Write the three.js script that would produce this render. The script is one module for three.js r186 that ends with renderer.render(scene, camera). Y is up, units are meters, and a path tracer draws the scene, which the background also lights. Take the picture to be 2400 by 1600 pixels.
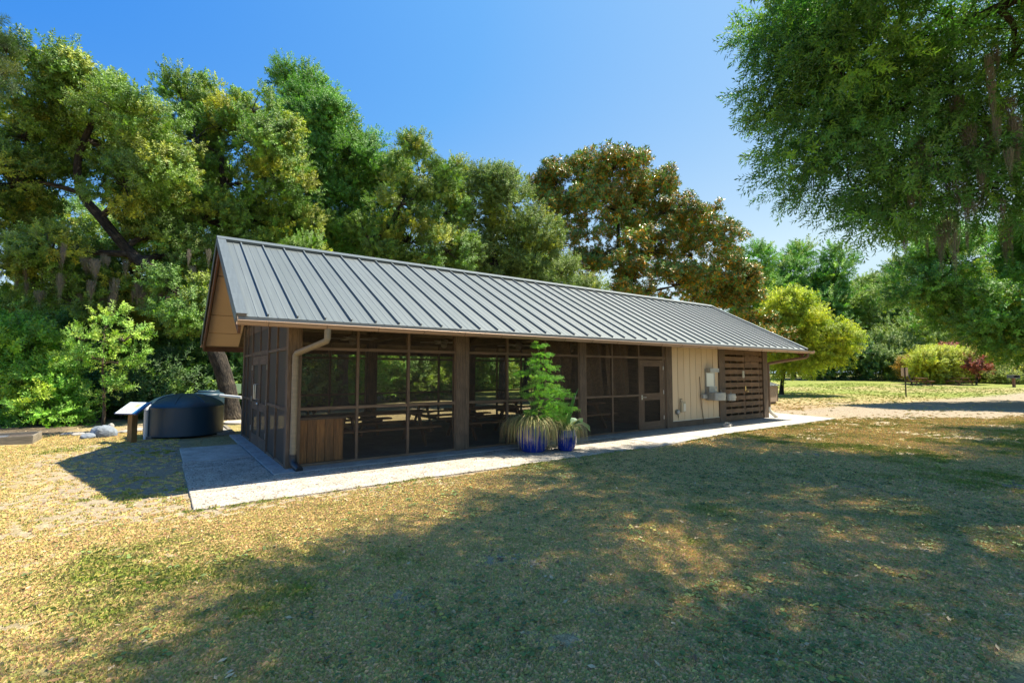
import * as THREE from 'three';
import { mergeGeometries } from 'three/addons/utils/BufferGeometryUtils.js';

// ---------------------------------------------------------------- camera, sky, sun, exposure
const scene = new THREE.Scene();
const camera = new THREE.PerspectiveCamera(69.87, 1024 / 682, 0.05, 900);
camera.position.set(-1.832, 1.68, 9.316);
camera.lookAt(-1.832 + 0.5832, 1.68 + 0.0638, 9.316 - 0.8098);
const SUN = new THREE.Vector3(0.525, 1, 0.11).normalize();
{
  const w = 512, h = 256, d = new Float32Array(w * h * 4);
  const deep = [0.008, 0.092, 0.325], mid = [0.062, 0.178, 0.37], pale = [0.20, 0.292, 0.385];
  for (let j = 0; j < h; j++) for (let i = 0; i < w; i++) {
    const el = ((j + 0.5) / h - 0.5) * Math.PI, az = ((i + 0.5) / w - 0.5) * 2 * Math.PI;
    const y = Math.sin(el), x = Math.cos(el) * Math.cos(az), z = Math.cos(el) * Math.sin(az);
    const g = x * SUN.x + y * SUN.y + z * SUN.z, up = Math.max(0, y);
    let t = 2.82 * Math.exp(-up / 0.25) + 1.64 * Math.pow(0.5 + 0.5 * g, 2) - 0.93;
    t = Math.min(1.25, Math.max(0, t));
    const c = t < 0.45 ? deep.map((a, k) => a + (mid[k] - a) * t / 0.45) : mid.map((a, k) => a + (pale[k] - a) * (t - 0.45) / 0.55);
    d.set([c[0], c[1], c[2], 1], (j * w + i) * 4);
  }
  const sky = new THREE.DataTexture(d, w, h, THREE.RGBAFormat, THREE.FloatType);
  sky.mapping = THREE.EquirectangularReflectionMapping; sky.magFilter = THREE.LinearFilter; sky.needsUpdate = true;
  scene.background = sky; scene.environment = sky;
}
const sun = new THREE.DirectionalLight(new THREE.Color(1, 0.92, 0.77), 5.0);
sun.target.position.set(8, 0, 0);
sun.position.copy(SUN).multiplyScalar(90).add(sun.target.position);
sun.castShadow = true; sun.shadow.mapSize.set(4096, 4096); sun.shadow.radius = 1;
Object.assign(sun.shadow.camera, { left: -60, right: 60, top: 60, bottom: -60, near: 1, far: 240 });
scene.add(sun, sun.target);
const renderer = new THREE.WebGLRenderer({ antialias: true });
renderer.setSize(1024, 682);
renderer.toneMapping = THREE.LinearToneMapping;
renderer.toneMappingExposure = 2.6;
renderer.shadowMap.enabled = true;

// ---------------------------------------------------------------- helpers
const V = (x, y, z) => new THREE.Vector3(x, y, z);
const rng = (s) => () => { s |= 0; s = s + 0x6D2B79F5 | 0; let t = Math.imul(s ^ s >>> 15, 1 | s); t = t + Math.imul(t ^ t >>> 7, 61 | t) ^ t; return ((t ^ t >>> 14) >>> 0) / 4294967296; };
const hash = (x, y) => { let n = Math.imul(x, 374761393) + Math.imul(y, 668265263) | 0; n = Math.imul(n ^ n >>> 13, 1274126177); return ((n ^ n >>> 16) >>> 0) / 4294967296; };
const noise = (x, y) => { const i = Math.floor(x), j = Math.floor(y); let u = x - i, v = y - j; u = u * u * (3 - 2 * u); v = v * v * (3 - 2 * v);
  return (hash(i, j) * (1 - u) + hash(i + 1, j) * u) * (1 - v) + (hash(i, j + 1) * (1 - u) + hash(i + 1, j + 1) * u) * v; };
const tnoise = (x, y, p) => { const i = Math.floor(x), j = Math.floor(y); let u = x - i, v = y - j; u = u * u * (3 - 2 * u); v = v * v * (3 - 2 * v); const m = (k) => ((k % p) + p) % p;
  return (hash(m(i), m(j)) * (1 - u) + hash(m(i + 1), m(j)) * u) * (1 - v) + (hash(m(i), m(j + 1)) * (1 - u) + hash(m(i + 1), m(j + 1)) * u) * v; };
const fbm = (x, y) => 0.5 * noise(x, y) + 0.25 * noise(x * 2.1 + 9, y * 2.1 + 3) + 0.125 * noise(x * 4.3, y * 4.3 + 17) + 0.125 * noise(x * 8.9 + 31, y * 8.9);
const smooth = (a, b, x) => { const t = Math.min(1, Math.max(0, (x - a) / (b - a))); return t * t * (3 - 2 * t); };
const lerp = (a, b, t) => a + (b - a) * t;
const mix3 = (a, b, t) => [lerp(a[0], b[0], t), lerp(a[1], b[1], t), lerp(a[2], b[2], t)];

const names = {};
const numbered = (n) => { const k = names[n] = (names[n] ?? -1) + 1; return k ? n + '_' + String(k).padStart(3, '0') : n; };
function show(o) { o.castShadow = o.receiveShadow = true; return o; }
function tag(o, label, category, group, kind) { o.userData = { ...o.userData, label, category }; if (group) o.userData.group = group; if (kind) o.userData.kind = kind; return o; }
function thing(name, label, category, pos = [0, 0, 0], turn = 0, group) {
  const o = new THREE.Group(); o.name = numbered(name); o.position.set(...pos); o.rotation.y = turn; scene.add(o); return tag(o, label, category, group);
}
function part(name, geo, mat, parent) { const o = show(new THREE.Mesh(Array.isArray(geo) ? (geo.length > 1 ? mergeGeometries(geo.map((g) => g.index ? g.toNonIndexed() : g)) : geo[0]) : geo, mat)); o.name = parent === scene ? numbered(name) : name; parent.add(o); return o; }
function struct(name, geo, mat, label, category) { const o = part(name, geo, mat, scene); o.userData = { kind: 'structure', label, category }; return o; }

// boxes with uv in metres, u along the long side
function box(x0, x1, y0, y1, z0, z1) {
  const g = new THREE.BoxGeometry(x1 - x0, y1 - y0, z1 - z0); g.translate((x0 + x1) / 2, (y0 + y1) / 2, (z0 + z1) / 2); return metres(g, [x1 - x0, y1 - y0, z1 - z0]);
}
let uvShift = 0;
function metres(g, size) {
  if (!size) { g.computeBoundingBox(); const s = g.boundingBox.getSize(V(0, 0, 0)); size = [s.x, s.y, s.z]; }
  const p = g.attributes.position, n = g.attributes.normal, uv = g.attributes.uv, L = size.indexOf(Math.max(...size)); uvShift += 0.371;
  for (let i = 0; i < p.count; i++) {
    const a = [Math.abs(n.getX(i)), Math.abs(n.getY(i)), Math.abs(n.getZ(i))], k = a.indexOf(Math.max(...a)), c = [p.getX(i), p.getY(i), p.getZ(i)];
    let ax = [0, 1, 2].filter((q) => q !== k); if (ax[1] === L) ax = [ax[1], ax[0]];
    uv.setXY(i, c[ax[0]] + uvShift, c[ax[1]] + uvShift * 1.7);
  }
  return g;
}
function obox(w, h, d, m) { const g = box(-w / 2, w / 2, -h / 2, h / 2, -d / 2, d / 2); g.applyMatrix4(m); return g; }
const M4 = (x, y, z, rx = 0, ry = 0, rz = 0) => new THREE.Matrix4().compose(V(x, y, z), new THREE.Quaternion().setFromEuler(new THREE.Euler(rx, ry, rz)), V(1, 1, 1));
// a bar with a rectangular section from a to b
function bar(a, b, w, h) { const A = V(...a), B = V(...b), d = B.clone().sub(A), l = d.length(), g = box(-l / 2, l / 2, -h / 2, h / 2, -w / 2, w / 2);
  const x = d.normalize(), z = V(0, 1, 0).cross(x).lengthSq() < 1e-6 ? V(0, 0, 1) : x.clone().cross(V(0, 1, 0)).normalize(), y = z.clone().cross(x);
  g.applyMatrix4(new THREE.Matrix4().makeBasis(x, y, z).setPosition(A.add(B).multiplyScalar(0.5))); return g; }
// tapered tube through points
function tube(pts, rad, sides = 6, cap = true) {
  const n = pts.length, P = [], N = [], U = [], I = []; let len = 0, up = V(0.13, 0.21, 0.97);
  for (let i = 0; i < n; i++) {
    const t = pts[Math.min(n - 1, i + 1)].clone().sub(pts[Math.max(0, i - 1)]).normalize();
    const a = up.clone().addScaledVector(t, -up.dot(t)).normalize(), b = t.clone().cross(a); up = a; if (i) len += pts[i].distanceTo(pts[i - 1]);
    for (let k = 0; k <= sides; k++) { const th = k / sides * 2 * Math.PI, c = Math.cos(th), s = Math.sin(th), d = a.clone().multiplyScalar(c).addScaledVector(b, s);
      P.push(pts[i].x + d.x * rad[i], pts[i].y + d.y * rad[i], pts[i].z + d.z * rad[i]); N.push(d.x, d.y, d.z); U.push(k / sides * 6.28 * rad[0], len); }
  }
  const w = sides + 1;
  for (let i = 0; i < n - 1; i++) for (let k = 0; k < sides; k++) { const a = i * w + k; I.push(a, a + 1, a + w, a + 1, a + w + 1, a + w); }
  if (cap) for (const i of [0, n - 1]) { const c = P.length / 3, t = pts[i].clone().sub(pts[i ? n - 2 : 1]).normalize(); P.push(pts[i].x, pts[i].y, pts[i].z); N.push(t.x, t.y, t.z); U.push(0, 0);
    for (let k = 0; k <= sides; k++) { const q = i * w + k; P.push(P[q * 3], P[q * 3 + 1], P[q * 3 + 2]); N.push(t.x, t.y, t.z); U.push(0, 0); }
    for (let k = 0; k < sides; k++) i ? I.push(c, c + 1 + k, c + 2 + k) : I.push(c, c + 2 + k, c + 1 + k); }
  const g = new THREE.BufferGeometry(); g.setAttribute('position', new THREE.Float32BufferAttribute(P, 3)); g.setAttribute('normal', new THREE.Float32BufferAttribute(N, 3)); g.setAttribute('uv', new THREE.Float32BufferAttribute(U, 2)); g.setIndex(I); return g;
}
const curve = (pts, n) => new THREE.CatmullRomCurve3(pts.map((p) => p.isVector3 ? p : V(...p))).getPoints(n);
function pipe(pts, r, sides = 10, n) { const c = n ? curve(pts, n) : pts.map((p) => p.isVector3 ? p : V(...p)); return tube(c, c.map(() => r), sides); }
const lathe = (prof, seg = 40) => new THREE.LatheGeometry(prof.map(([r, y]) => new THREE.Vector2(r, y)), seg);
// flat slab from a plan outline [[x,z],...] between y0 and y1, uv in metres
function slab(outline, y0, y1) { const s = new THREE.Shape(outline.map(([x, z]) => new THREE.Vector2(x, -z))); const g = new THREE.ExtrudeGeometry(s, { depth: y1 - y0, bevelEnabled: true, bevelThickness: 0.008, bevelSize: 0.008, bevelOffset: -0.008, bevelSegments: 1 }); g.rotateX(-Math.PI / 2); g.translate(0, y0, 0); return metres(g); }

// ---------------------------------------------------------------- textures
function tex(n, f, srgb = true) { const d = new Uint8Array(n * n * 4); for (let j = 0; j < n; j++) for (let i = 0; i < n; i++) { const c = f(i / n, j / n); const k = (j * n + i) * 4; d[k] = c[0] * 255; d[k + 1] = c[1] * 255; d[k + 2] = c[2] * 255; d[k + 3] = 255; }
  for (let k = 0; k < d.length; k++) ; const t = new THREE.DataTexture(d, n, n); t.wrapS = t.wrapT = THREE.RepeatWrapping; t.magFilter = THREE.LinearFilter; t.minFilter = THREE.LinearMipmapLinearFilter; t.generateMipmaps = true; if (srgb) t.colorSpace = THREE.SRGBColorSpace; t.needsUpdate = true; return t; }
const rep = (t, a, b = a) => { const c = t.clone(); c.repeat.set(a, b); c.needsUpdate = true; return c; };
const cl = (v) => Math.min(1, Math.max(0, v));
const grey = (v) => { v = cl(v); return [v, v, v]; };
const grainT = tex(512, (u, v) => grey(0.80 + 0.22 * (tnoise(u * 128, v * 128, 128) - 0.5) + 0.25 * (tnoise(u * 256, v * 256, 256) - 0.5) + 0.16 * (tnoise(u * 32, v * 32, 32) - 0.5)));
const grainB = tex(512, (u, v) => grey(0.5 + 0.5 * (tnoise(u * 128, v * 128, 128) - 0.5) + 0.4 * (tnoise(u * 256, v * 256, 256) - 0.5)), false);
const concT = tex(512, (u, v) => { const a = tnoise(u * 8, v * 8, 8), b = tnoise(u * 40, v * 40, 40), c = tnoise(u * 256, v * 256, 256); return grey(0.86 + 0.14 * (a - 0.5) + 0.12 * (b - 0.5) + 0.2 * (c - 0.5)); });
const aggT = tex(512, (u, v) => { const c = tnoise(u * 256, v * 256, 256), b = tnoise(u * 110, v * 110, 110), a = tnoise(u * 12, v * 12, 12); const p = b > 0.74 ? -0.34 : 0; const q = 0.86 + 0.16 * (a - 0.5) + 0.38 * (c - 0.5) + p; return [cl(q), cl(q * 0.985), cl(q * 0.96)]; });
const woodT = tex(512, (u, v) => { const w = tnoise(u * 8, v * 8, 8) * 3, g = tnoise(u * 4 + w * 0.02, v * 128, 128), h = tnoise(u * 16, v * 256, 256); return grey(0.80 + 0.26 * (g - 0.5) + 0.2 * (h - 0.5) + 0.12 * (tnoise(u * 6, v * 6, 6) - 0.5)); });
const woodB = tex(512, (u, v) => grey(0.5 + 0.5 * (tnoise(u * 4, v * 128, 128) - 0.5) + 0.5 * (tnoise(u * 16, v * 256, 256) - 0.5)), false);
const barkB = tex(512, (u, v) => grey(0.5 + 0.8 * (tnoise(u * 48 + 3 * tnoise(u * 8, v * 8, 8), v * 16, 512) - 0.5) + 0.4 * (tnoise(u * 96, v * 64, 512) - 0.5)), false);
const barkT = tex(512, (u, v) => { const a = tnoise(u * 48, v * 16, 512), b = tnoise(u * 8, v * 8, 8), m = cl((b - 0.55) * 3); const q = 0.55 + 0.5 * (a - 0.5) + 0.3 * (b - 0.5); return [cl(q + 0.12 * m), cl(q + 0.13 * m), cl(q + 0.1 * m)]; });
const metalT = tex(256, (u, v) => { const a = tnoise(u * 2, v * 64, 64), b = tnoise(u * 16, v * 16, 16), c = tnoise(u * 8, v * 128, 128); return grey(0.88 + 0.08 * (a - 0.5) + 0.04 * (b - 0.5) + 0.06 * (c - 0.5)); });
const std = (c, o = {}) => { const m = new THREE.MeshStandardMaterial({ roughness: 0.8, ...o }); Array.isArray(c) ? m.color.setRGB(...c) : m.color.set(c); return m; };
const phy = (c, o = {}) => { const m = new THREE.MeshPhysicalMaterial({ roughness: 0.8, ...o }); Array.isArray(c) ? m.color.setRGB(...c) : m.color.set(c); return m; };

const wood = (c, o = {}) => std(c, { map: woodT, bumpMap: woodB, bumpScale: 0.002, roughness: 0.78, ...o });
const postMat = wood([0.215, 0.145, 0.090]), postMat2 = wood([0.205, 0.138, 0.086]);
const railMat = wood([0.225, 0.145, 0.086]);
const gateMat = wood([0.275, 0.158, 0.080]), gateMat2 = wood([0.245, 0.142, 0.072]);
const doorMat = wood([0.205, 0.130, 0.076]);
const painted = (c) => std(c, { bumpMap: woodB, bumpScale: 0.0008, roughness: 0.65 });
const sidingMats = [painted([0.70, 0.525, 0.325]), painted([0.68, 0.505, 0.31]), painted([0.715, 0.54, 0.335])];
const darkWood = wood([0.190, 0.128, 0.080]);
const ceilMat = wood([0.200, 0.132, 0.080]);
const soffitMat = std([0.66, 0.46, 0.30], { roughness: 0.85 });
const fasciaMat = wood([0.175, 0.080, 0.040]);
const tableMats = [wood([0.30, 0.145, 0.055]), wood([0.26, 0.125, 0.05]), wood([0.33, 0.16, 0.065])];
const plankMats = [wood([0.60, 0.26, 0.065]), wood([0.52, 0.23, 0.06])];
const screenMat = std([0.055, 0.040, 0.026], { transparent: true, opacity: 0.34, roughness: 0.7, side: THREE.DoubleSide });
const screenDense = std([0.055, 0.040, 0.026], { transparent: true, opacity: 0.92, roughness: 0.7, side: THREE.DoubleSide });
const gutterMat = std([0.36, 0.235, 0.150], { metalness: 0.25, roughness: 0.42 });
const bronzeMat = std([0.16, 0.095, 0.055], { metalness: 0.3, roughness: 0.5 });
const spoutMat = std([0.30, 0.235, 0.145], { roughness: 0.5, map: metalT });
const steel = std([0.55, 0.55, 0.52], { metalness: 0.9, roughness: 0.32 });
const steelDull = std([0.50, 0.50, 0.47], { metalness: 0.55, roughness: 0.45, map: metalT });
const brass = std([0.75, 0.55, 0.22], { metalness: 0.9, roughness: 0.3 });
const blackPlastic = std([0.018, 0.020, 0.024], { roughness: 0.45 });
const whitePvc = std([0.66, 0.67, 0.68], { roughness: 0.4 });
const creamPvc = std([0.72, 0.66, 0.53], { roughness: 0.5 });
const roofMats = [0, 1, 2].map((k) => std([0.156 + 0.007 * k, 0.180 + 0.007 * k, 0.180 + 0.007 * k], { map: metalT, metalness: 0.25, roughness: 0.44 }));
const seamMat = std([0.150, 0.172, 0.176], { metalness: 0.2, roughness: 0.42 });
const trimMat = std([0.150, 0.176, 0.184], { metalness: 0.25, roughness: 0.45, map: metalT });
const concMat = std([0.56, 0.52, 0.455], { map: rep(concT, 0.5), bumpMap: rep(grainB, 0.7), bumpScale: 0.002, roughness: 0.92 });
const aggMat = std([0.53, 0.485, 0.425], { map: rep(aggT, 0.45), bumpMap: rep(aggT, 0.45), bumpScale: 0.004, roughness: 0.95 });
const slabMat = std([0.45, 0.44, 0.42], { map: rep(concT, 0.6), roughness: 0.9 });
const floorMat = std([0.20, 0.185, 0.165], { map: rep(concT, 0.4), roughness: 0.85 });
const barkMat = std([0.16, 0.125, 0.095], { map: rep(barkT, 1.2, 0.8), bumpMap: rep(barkB, 1.2, 0.8), bumpScale: 0.03, roughness: 0.95 });
const barkDark = std([0.12, 0.088, 0.062], { map: rep(barkT, 1.2, 0.8), bumpMap: rep(barkB, 1.2, 0.8), bumpScale: 0.025, roughness: 0.95 });

// ---------------------------------------------------------------- ground
const fwdD = (x, z) => (x + 1.832) * 0.584 - (z - 9.316) * 0.811;         // metres out across the site
const rise = (x, z) => 0.95 * smooth(26, 74, fwdD(x, z)) * smooth(2, 26, x);
const groundY = (x, z) => { const near = smooth(30, 10, Math.hypot(x, z - 4)); return -0.035 + rise(x, z) + near * (0.022 * (fbm(x * 1.3, z * 1.3) - 0.47) + 0.012 * (noise(x * 5, z * 5) - 0.5)); };
const roadEdge = (x) => [lerp(-1.6, 1.4, smooth(17, 60, x)) - 0.6 * smooth(24, 17, x), lerp(0.9, 6.8, smooth(14, 30, x)) + 0.05 * (x - 30) * (x > 30)];
function roadMask(x, z) { if (x < 15) return 0; const [a, b] = roadEdge(x), w = 0.9 * (fbm(x * 0.5, z * 0.9) - 0.45); return smooth(a - 0.5, a + 0.9, z + w) * smooth(b + 0.5, b - 0.9, z + w) * smooth(15.5, 21, x + w * 2); }
const SAND = [0.43, 0.345, 0.24], STRAW = [0.51, 0.395, 0.165], GREEN = [0.215, 0.225, 0.045], BROWN = [0.21, 0.155, 0.095], LAWN = [0.25, 0.30, 0.030], MULCH_SHADE = [0.055, 0.035, 0.025], RUST = [0.38, 0.24, 0.12];
function sandy(x, z) {           // bare sand along the path edges and left of the building
  let s = 0; const n = fbm(x * 0.9 + 4, z * 0.9 + 11), n2 = noise(x * 2.6, z * 2.6);
  if (x < 12) s = Math.max(s, smooth(2.75, 2.05, z + 0.7 * (n - 0.5)) * smooth(1.5, 2.0, z) * (0.35 + 0.65 * smooth(3.6, 0.5, x)));
  s = Math.max(s, smooth(-4.4, -2.5, x + 1.6 * (n - 0.5)) * smooth(-1.0, -1.6, x) * smooth(3.2, 1.6, z + (n2 - 0.5)) * smooth(-7, -5.5, z));
  s = Math.max(s, 0.95 * smooth(0.50, 0.60, n) * smooth(3.8, 2.2, z) * smooth(-1.2, 0.6, z) * smooth(-6, -3.5, x) * smooth(1.2, 0.2, x));
  s = Math.max(s, 0.8 * smooth(0.60, 0.70, n));
  return s * (0.75 + 0.25 * n2);
}
function greenness(x, z) { const n = fbm(x * 0.55 + 20, z * 0.55 + 2), m = noise(x * 1.9 + 5, z * 1.9), f = noise(x * 7, z * 7); return cl(smooth(0.47, 0.84, 0.62 * n + 0.24 * m + 0.16 * f + 0.10 * smooth(0, 6, x) * smooth(3, 7, z))); }
function groundColor(x, z) {
  let c = mix3(STRAW, GREEN, 0.80 * greenness(x, z));
  c = mix3(c, BROWN, 0.35 * smooth(0.5, 0.75, noise(x * 3.1 + 8, z * 3.1 + 40)));
  c = mix3(c, SAND, sandy(x, z));
  const far = smooth(27, 33, fwdD(x, z) + 5 * (fbm(x * 0.12, z * 0.12) - 0.5)) * smooth(8, 20, x);
  c = mix3(c, mix3(LAWN, STRAW, 0.75 * smooth(0.42, 0.68, fbm(x * 0.16, z * 0.16 + 7))), far);
  c = mix3(c, RUST, 0.55 * smooth(17, 20, x) * smooth(30, 24, x) * smooth(-7.5, -5, z) * smooth(0.5, -1.2, z) * (1 - far));
  c = mix3(c, SAND.map((v) => v * 0.96), 0.92 * roadMask(x, z));
  // woodland floor behind and left of the building: leaf litter, mulch and painted-in shade
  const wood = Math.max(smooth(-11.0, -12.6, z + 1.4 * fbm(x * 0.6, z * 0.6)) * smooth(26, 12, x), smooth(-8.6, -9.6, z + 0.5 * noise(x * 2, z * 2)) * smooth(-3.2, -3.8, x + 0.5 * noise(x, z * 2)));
  c = mix3(c, mix3(MULCH_SHADE, BROWN, noise(x * 2, z * 2)), 0.9 * wood * (1 - 0.8 * smooth(-14, -17, z) * smooth(4, 8, x) * smooth(26, 20, x)));
  return c;
}
{
  const axis = (lo, hi, a, b, fine) => { const out = []; let v = a; while (v < b) { out.push(v); v += fine; } let st = fine; while (v < hi) { out.push(v); st *= 1.09; v += st; } out.push(hi); v = a; st = fine; const pre = []; while (v > lo) { st *= 1.09; v -= st; pre.push(Math.max(lo, v)); } return [...pre.reverse(), ...out]; };
  const X = axis(-260, 420, -7.5, 15, 0.085), Z = axis(-320, 260, -9, 8.9, 0.085), P = [], C = [], U = [], I = [];
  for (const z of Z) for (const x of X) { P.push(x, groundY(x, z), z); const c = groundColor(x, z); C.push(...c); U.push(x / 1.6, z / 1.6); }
  const w = X.length; for (let j = 0; j < Z.length - 1; j++) for (let i = 0; i < w - 1; i++) { const a = j * w + i; I.push(a, a + w, a + 1, a + 1, a + w, a + w + 1); }
  const g = new THREE.BufferGeometry(); g.setAttribute('position', new THREE.Float32BufferAttribute(P, 3)); g.setAttribute('color', new THREE.Float32BufferAttribute(C, 3)); g.setAttribute('uv', new THREE.Float32BufferAttribute(U, 2)); g.setIndex(I); g.computeVertexNormals();
  const m = new THREE.MeshStandardMaterial({ vertexColors: true, map: grainT, bumpMap: grainB, bumpScale: 0.012, roughness: 1 });
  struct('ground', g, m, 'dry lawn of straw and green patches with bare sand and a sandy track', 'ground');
}

// paths and slabs
struct('front_path', slab([[-1.43, 2.03], [-1.43, -1.79], [-0.255, -1.79], [-0.255, 0.40], [7.88, 0.40], ...Array.from({ length: 46 }, (_, i) => { const x = 7.88 - i * 0.2; return [x, 2.01 + 0.03 * (noise(x * 1.3, 4) - 0.5) + 0.035 * (noise(x * 5, 9) - 0.5)]; })], -0.12, -0.012), aggMat, 'rough pale aggregate path along the screened front', 'path');
struct('concrete_pad', slab([[-1.41, -1.815], [-1.41, -3.94], [-0.26, -3.92], [-0.26, -1.80]], -0.12, -0.004), concMat, 'smooth concrete landing in front of the double doors', 'pad');
struct('concrete_apron', slab([[7.9, 1.99], [7.9, 0.40], [16.78, 0.40], [16.78, -1.0], [19.2, -1.0], [18.5, 1.54], [11.0, 1.66]], -0.12, -0.006), concMat, 'smooth white concrete walk by the siding and slatted gates', 'path');
{ const o = struct('building_slab', slab([[-0.24, 0.385], [-0.24, -6.0], [16.75, -6.0], [16.75, 0.385]], -0.14, 0.0), slabMat, 'grey concrete slab edge under the pavilion walls', 'slab'); }

// ---------------------------------------------------------------- the pavilion
const L = 16.73, W = 5.75, EZ = 1.0, EY = 2.53, RZ = -W / 2, RY = 4.58, X0 = -0.93, X1 = 17.73;
const pavilion = thing('pavilion', 'long brown screened pavilion under a grey standing seam metal roof', 'pavilion');
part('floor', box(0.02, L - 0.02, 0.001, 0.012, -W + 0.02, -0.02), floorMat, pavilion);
const slope = (RY - EY) / (EZ - RZ), ang = Math.atan(slope), run = Math.hypot(EZ - RZ, RY - EY);
{ // roof: deck, one mesh per panel and per seam, on both slopes
  const th = 0.09, deckGeo = [];
  const s = new THREE.Shape([[EZ, EY - 0.03], [RZ, RY - 0.03], [-W - EZ, EY - 0.03], [-W - EZ, EY - 0.03 - th], [RZ, RY - 0.03 - th], [EZ, EY - 0.03 - th]].map(([z, y]) => new THREE.Vector2(-z, y)));
  const dg = new THREE.ExtrudeGeometry(s, { depth: X1 - X0 - 0.06, bevelEnabled: false }); dg.rotateY(Math.PI / 2); dg.translate(X0 + 0.03, 0, 0); metres(dg);
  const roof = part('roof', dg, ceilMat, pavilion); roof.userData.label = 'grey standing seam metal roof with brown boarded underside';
  const pitch = 0.4317, first = X0 + 0.435;
  const pan = (w) => { // a panel with two low pencil ribs
    const pts = [[0, 0], [w * 0.30, 0], [w * 0.315, 0.005], [w * 0.345, 0.005], [w * 0.36, 0], [w * 0.64, 0], [w * 0.655, 0.005], [w * 0.685, 0.005], [w * 0.70, 0], [w, 0]];
    const P = [], U = [], I = []; pts.forEach(([x, h]) => { P.push(x, h, 0, x, h, run); U.push(0, x * 1.3, run * 0.12, x * 1.3); }); for (let i = 0; i < pts.length - 1; i++) { const a = i * 2; I.push(a, a + 1, a + 3, a, a + 3, a + 2); }
    const g = new THREE.BufferGeometry(); g.setAttribute('position', new THREE.Float32BufferAttribute(P, 3)); g.setAttribute('uv', new THREE.Float32BufferAttribute(U, 2)); g.setIndex(I); const q = g.toNonIndexed(); q.computeVertexNormals(); return q; };
  const panG = pan(pitch), seamG = box(-0.011, 0.011, 0, 0.042, 0, run - 0.10); 
  const edgeG = {};
  const R = rng(5);
  for (const side of [0, 1]) {
    const place = (o, x) => { if (!side) { o.position.set(x, RY, RZ); o.rotation.x = ang; } else { o.position.set(x, RY, RZ); o.rotation.set(ang, 0, 0); o.rotation.order = 'YXZ'; o.rotation.y = Math.PI; } };
    let x = X0 + 0.003, i = 0;
    while (x < X1 - 0.02) {
      const nx = i === 0 ? first : Math.min(X1 - 0.003, x + pitch), w = nx - x;
      const o = part('roof_panel', Math.abs(w - pitch) < 1e-4 ? panG : (edgeG[w.toFixed(3)] ??= pan(w)), roofMats[Math.floor(R() * 3)], roof); place(o, side ? nx : x);
      if (nx < X1 - 0.05) { const sm = part('seam', seamG, seamMat, roof); place(sm, nx); sm.translateZ(0.05); }
      x = nx; i++;
    }
  }
  // a box on either slope: x range, height above the slope, distance down from the ridge
  const onSlope = (back, x0, x1, h0, h1, s0, s1) => { const g = back ? box(x0, x1, h0, h1, -s1, -s0) : box(x0, x1, h0, h1, s0, s1); g.applyMatrix4(new THREE.Matrix4().makeRotationX(back ? -ang : ang)); g.translate(0, RY, RZ); return g; };
  const cap = []; for (const back of [0, 1]) cap.push(onSlope(back, X0 - 0.01, X1 + 0.01, 0.056 + back * 0.002, 0.062 + back * 0.002, -0.03, 0.17), onSlope(back, X0, X1, 0.002, 0.056, 0.160, 0.168));
  part('ridge_cap', cap, trimMat, roof);
  // rake trims
  for (const [xa, xb, xo] of [[X0 - 0.012, X0 + 0.15, X0 - 0.012], [X1 - 0.15, X1 + 0.012, X1 - 0.004]]) for (const back of [0, 1]) {
    const e = back * 0.002 * (xo < 0 ? 1 : -1);
    part('rake_trim', [onSlope(back, xa + 0.003, xb - 0.003, 0.047, 0.054, 0.0, run + 0.012), onSlope(back, xo + e, xo + 0.016 + e, -0.11, 0.0465, 0.0, run + 0.012), onSlope(back, xa + 0.02, xb - 0.02, 0.006, 0.0465, run + 0.002, run + 0.010)], trimMat, roof);
  }
  for (const back of [0, 1]) { const z = back ? -W - EZ : EZ; part('drip_edge', box(X0, X1, EY - 0.075, EY - 0.006, back ? z - 0.008 : z, back ? z : z + 0.008), trimMat, roof); }
  // fascia boards along the rakes and eaves
  for (const back of [0, 1]) for (const x of [X0 + 0.035, X1 - 0.075]) part('rake_board', onSlope(back, x + back * 0.003, x + 0.04 + back * 0.003, -0.29, -0.125, 0.02, run - 0.01), fasciaMat, roof);
  part('fascia', box(X0 + 0.08, X1 - 0.08, EY - 0.26, EY - 0.13, -W - EZ + 0.01, -W - EZ + 0.045), fasciaMat, roof);
  // soffit sheets under both overhanging gable ends
  for (const [xa, xb] of [[X0 + 0.11, -0.03], [L + 0.03, X1 - 0.11]]) for (const back of [0, 1]) {
    const cuts = [0.16, 1.10, 2.75, 3.62, run - 0.06];
    for (let k = 0; k < 4; k++) part('soffit_panel', onSlope(back, xa, xb, -0.165, -0.14, cuts[k] + 0.02, cuts[k + 1] - 0.02), soffitMat, roof);
  }
}
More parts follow.
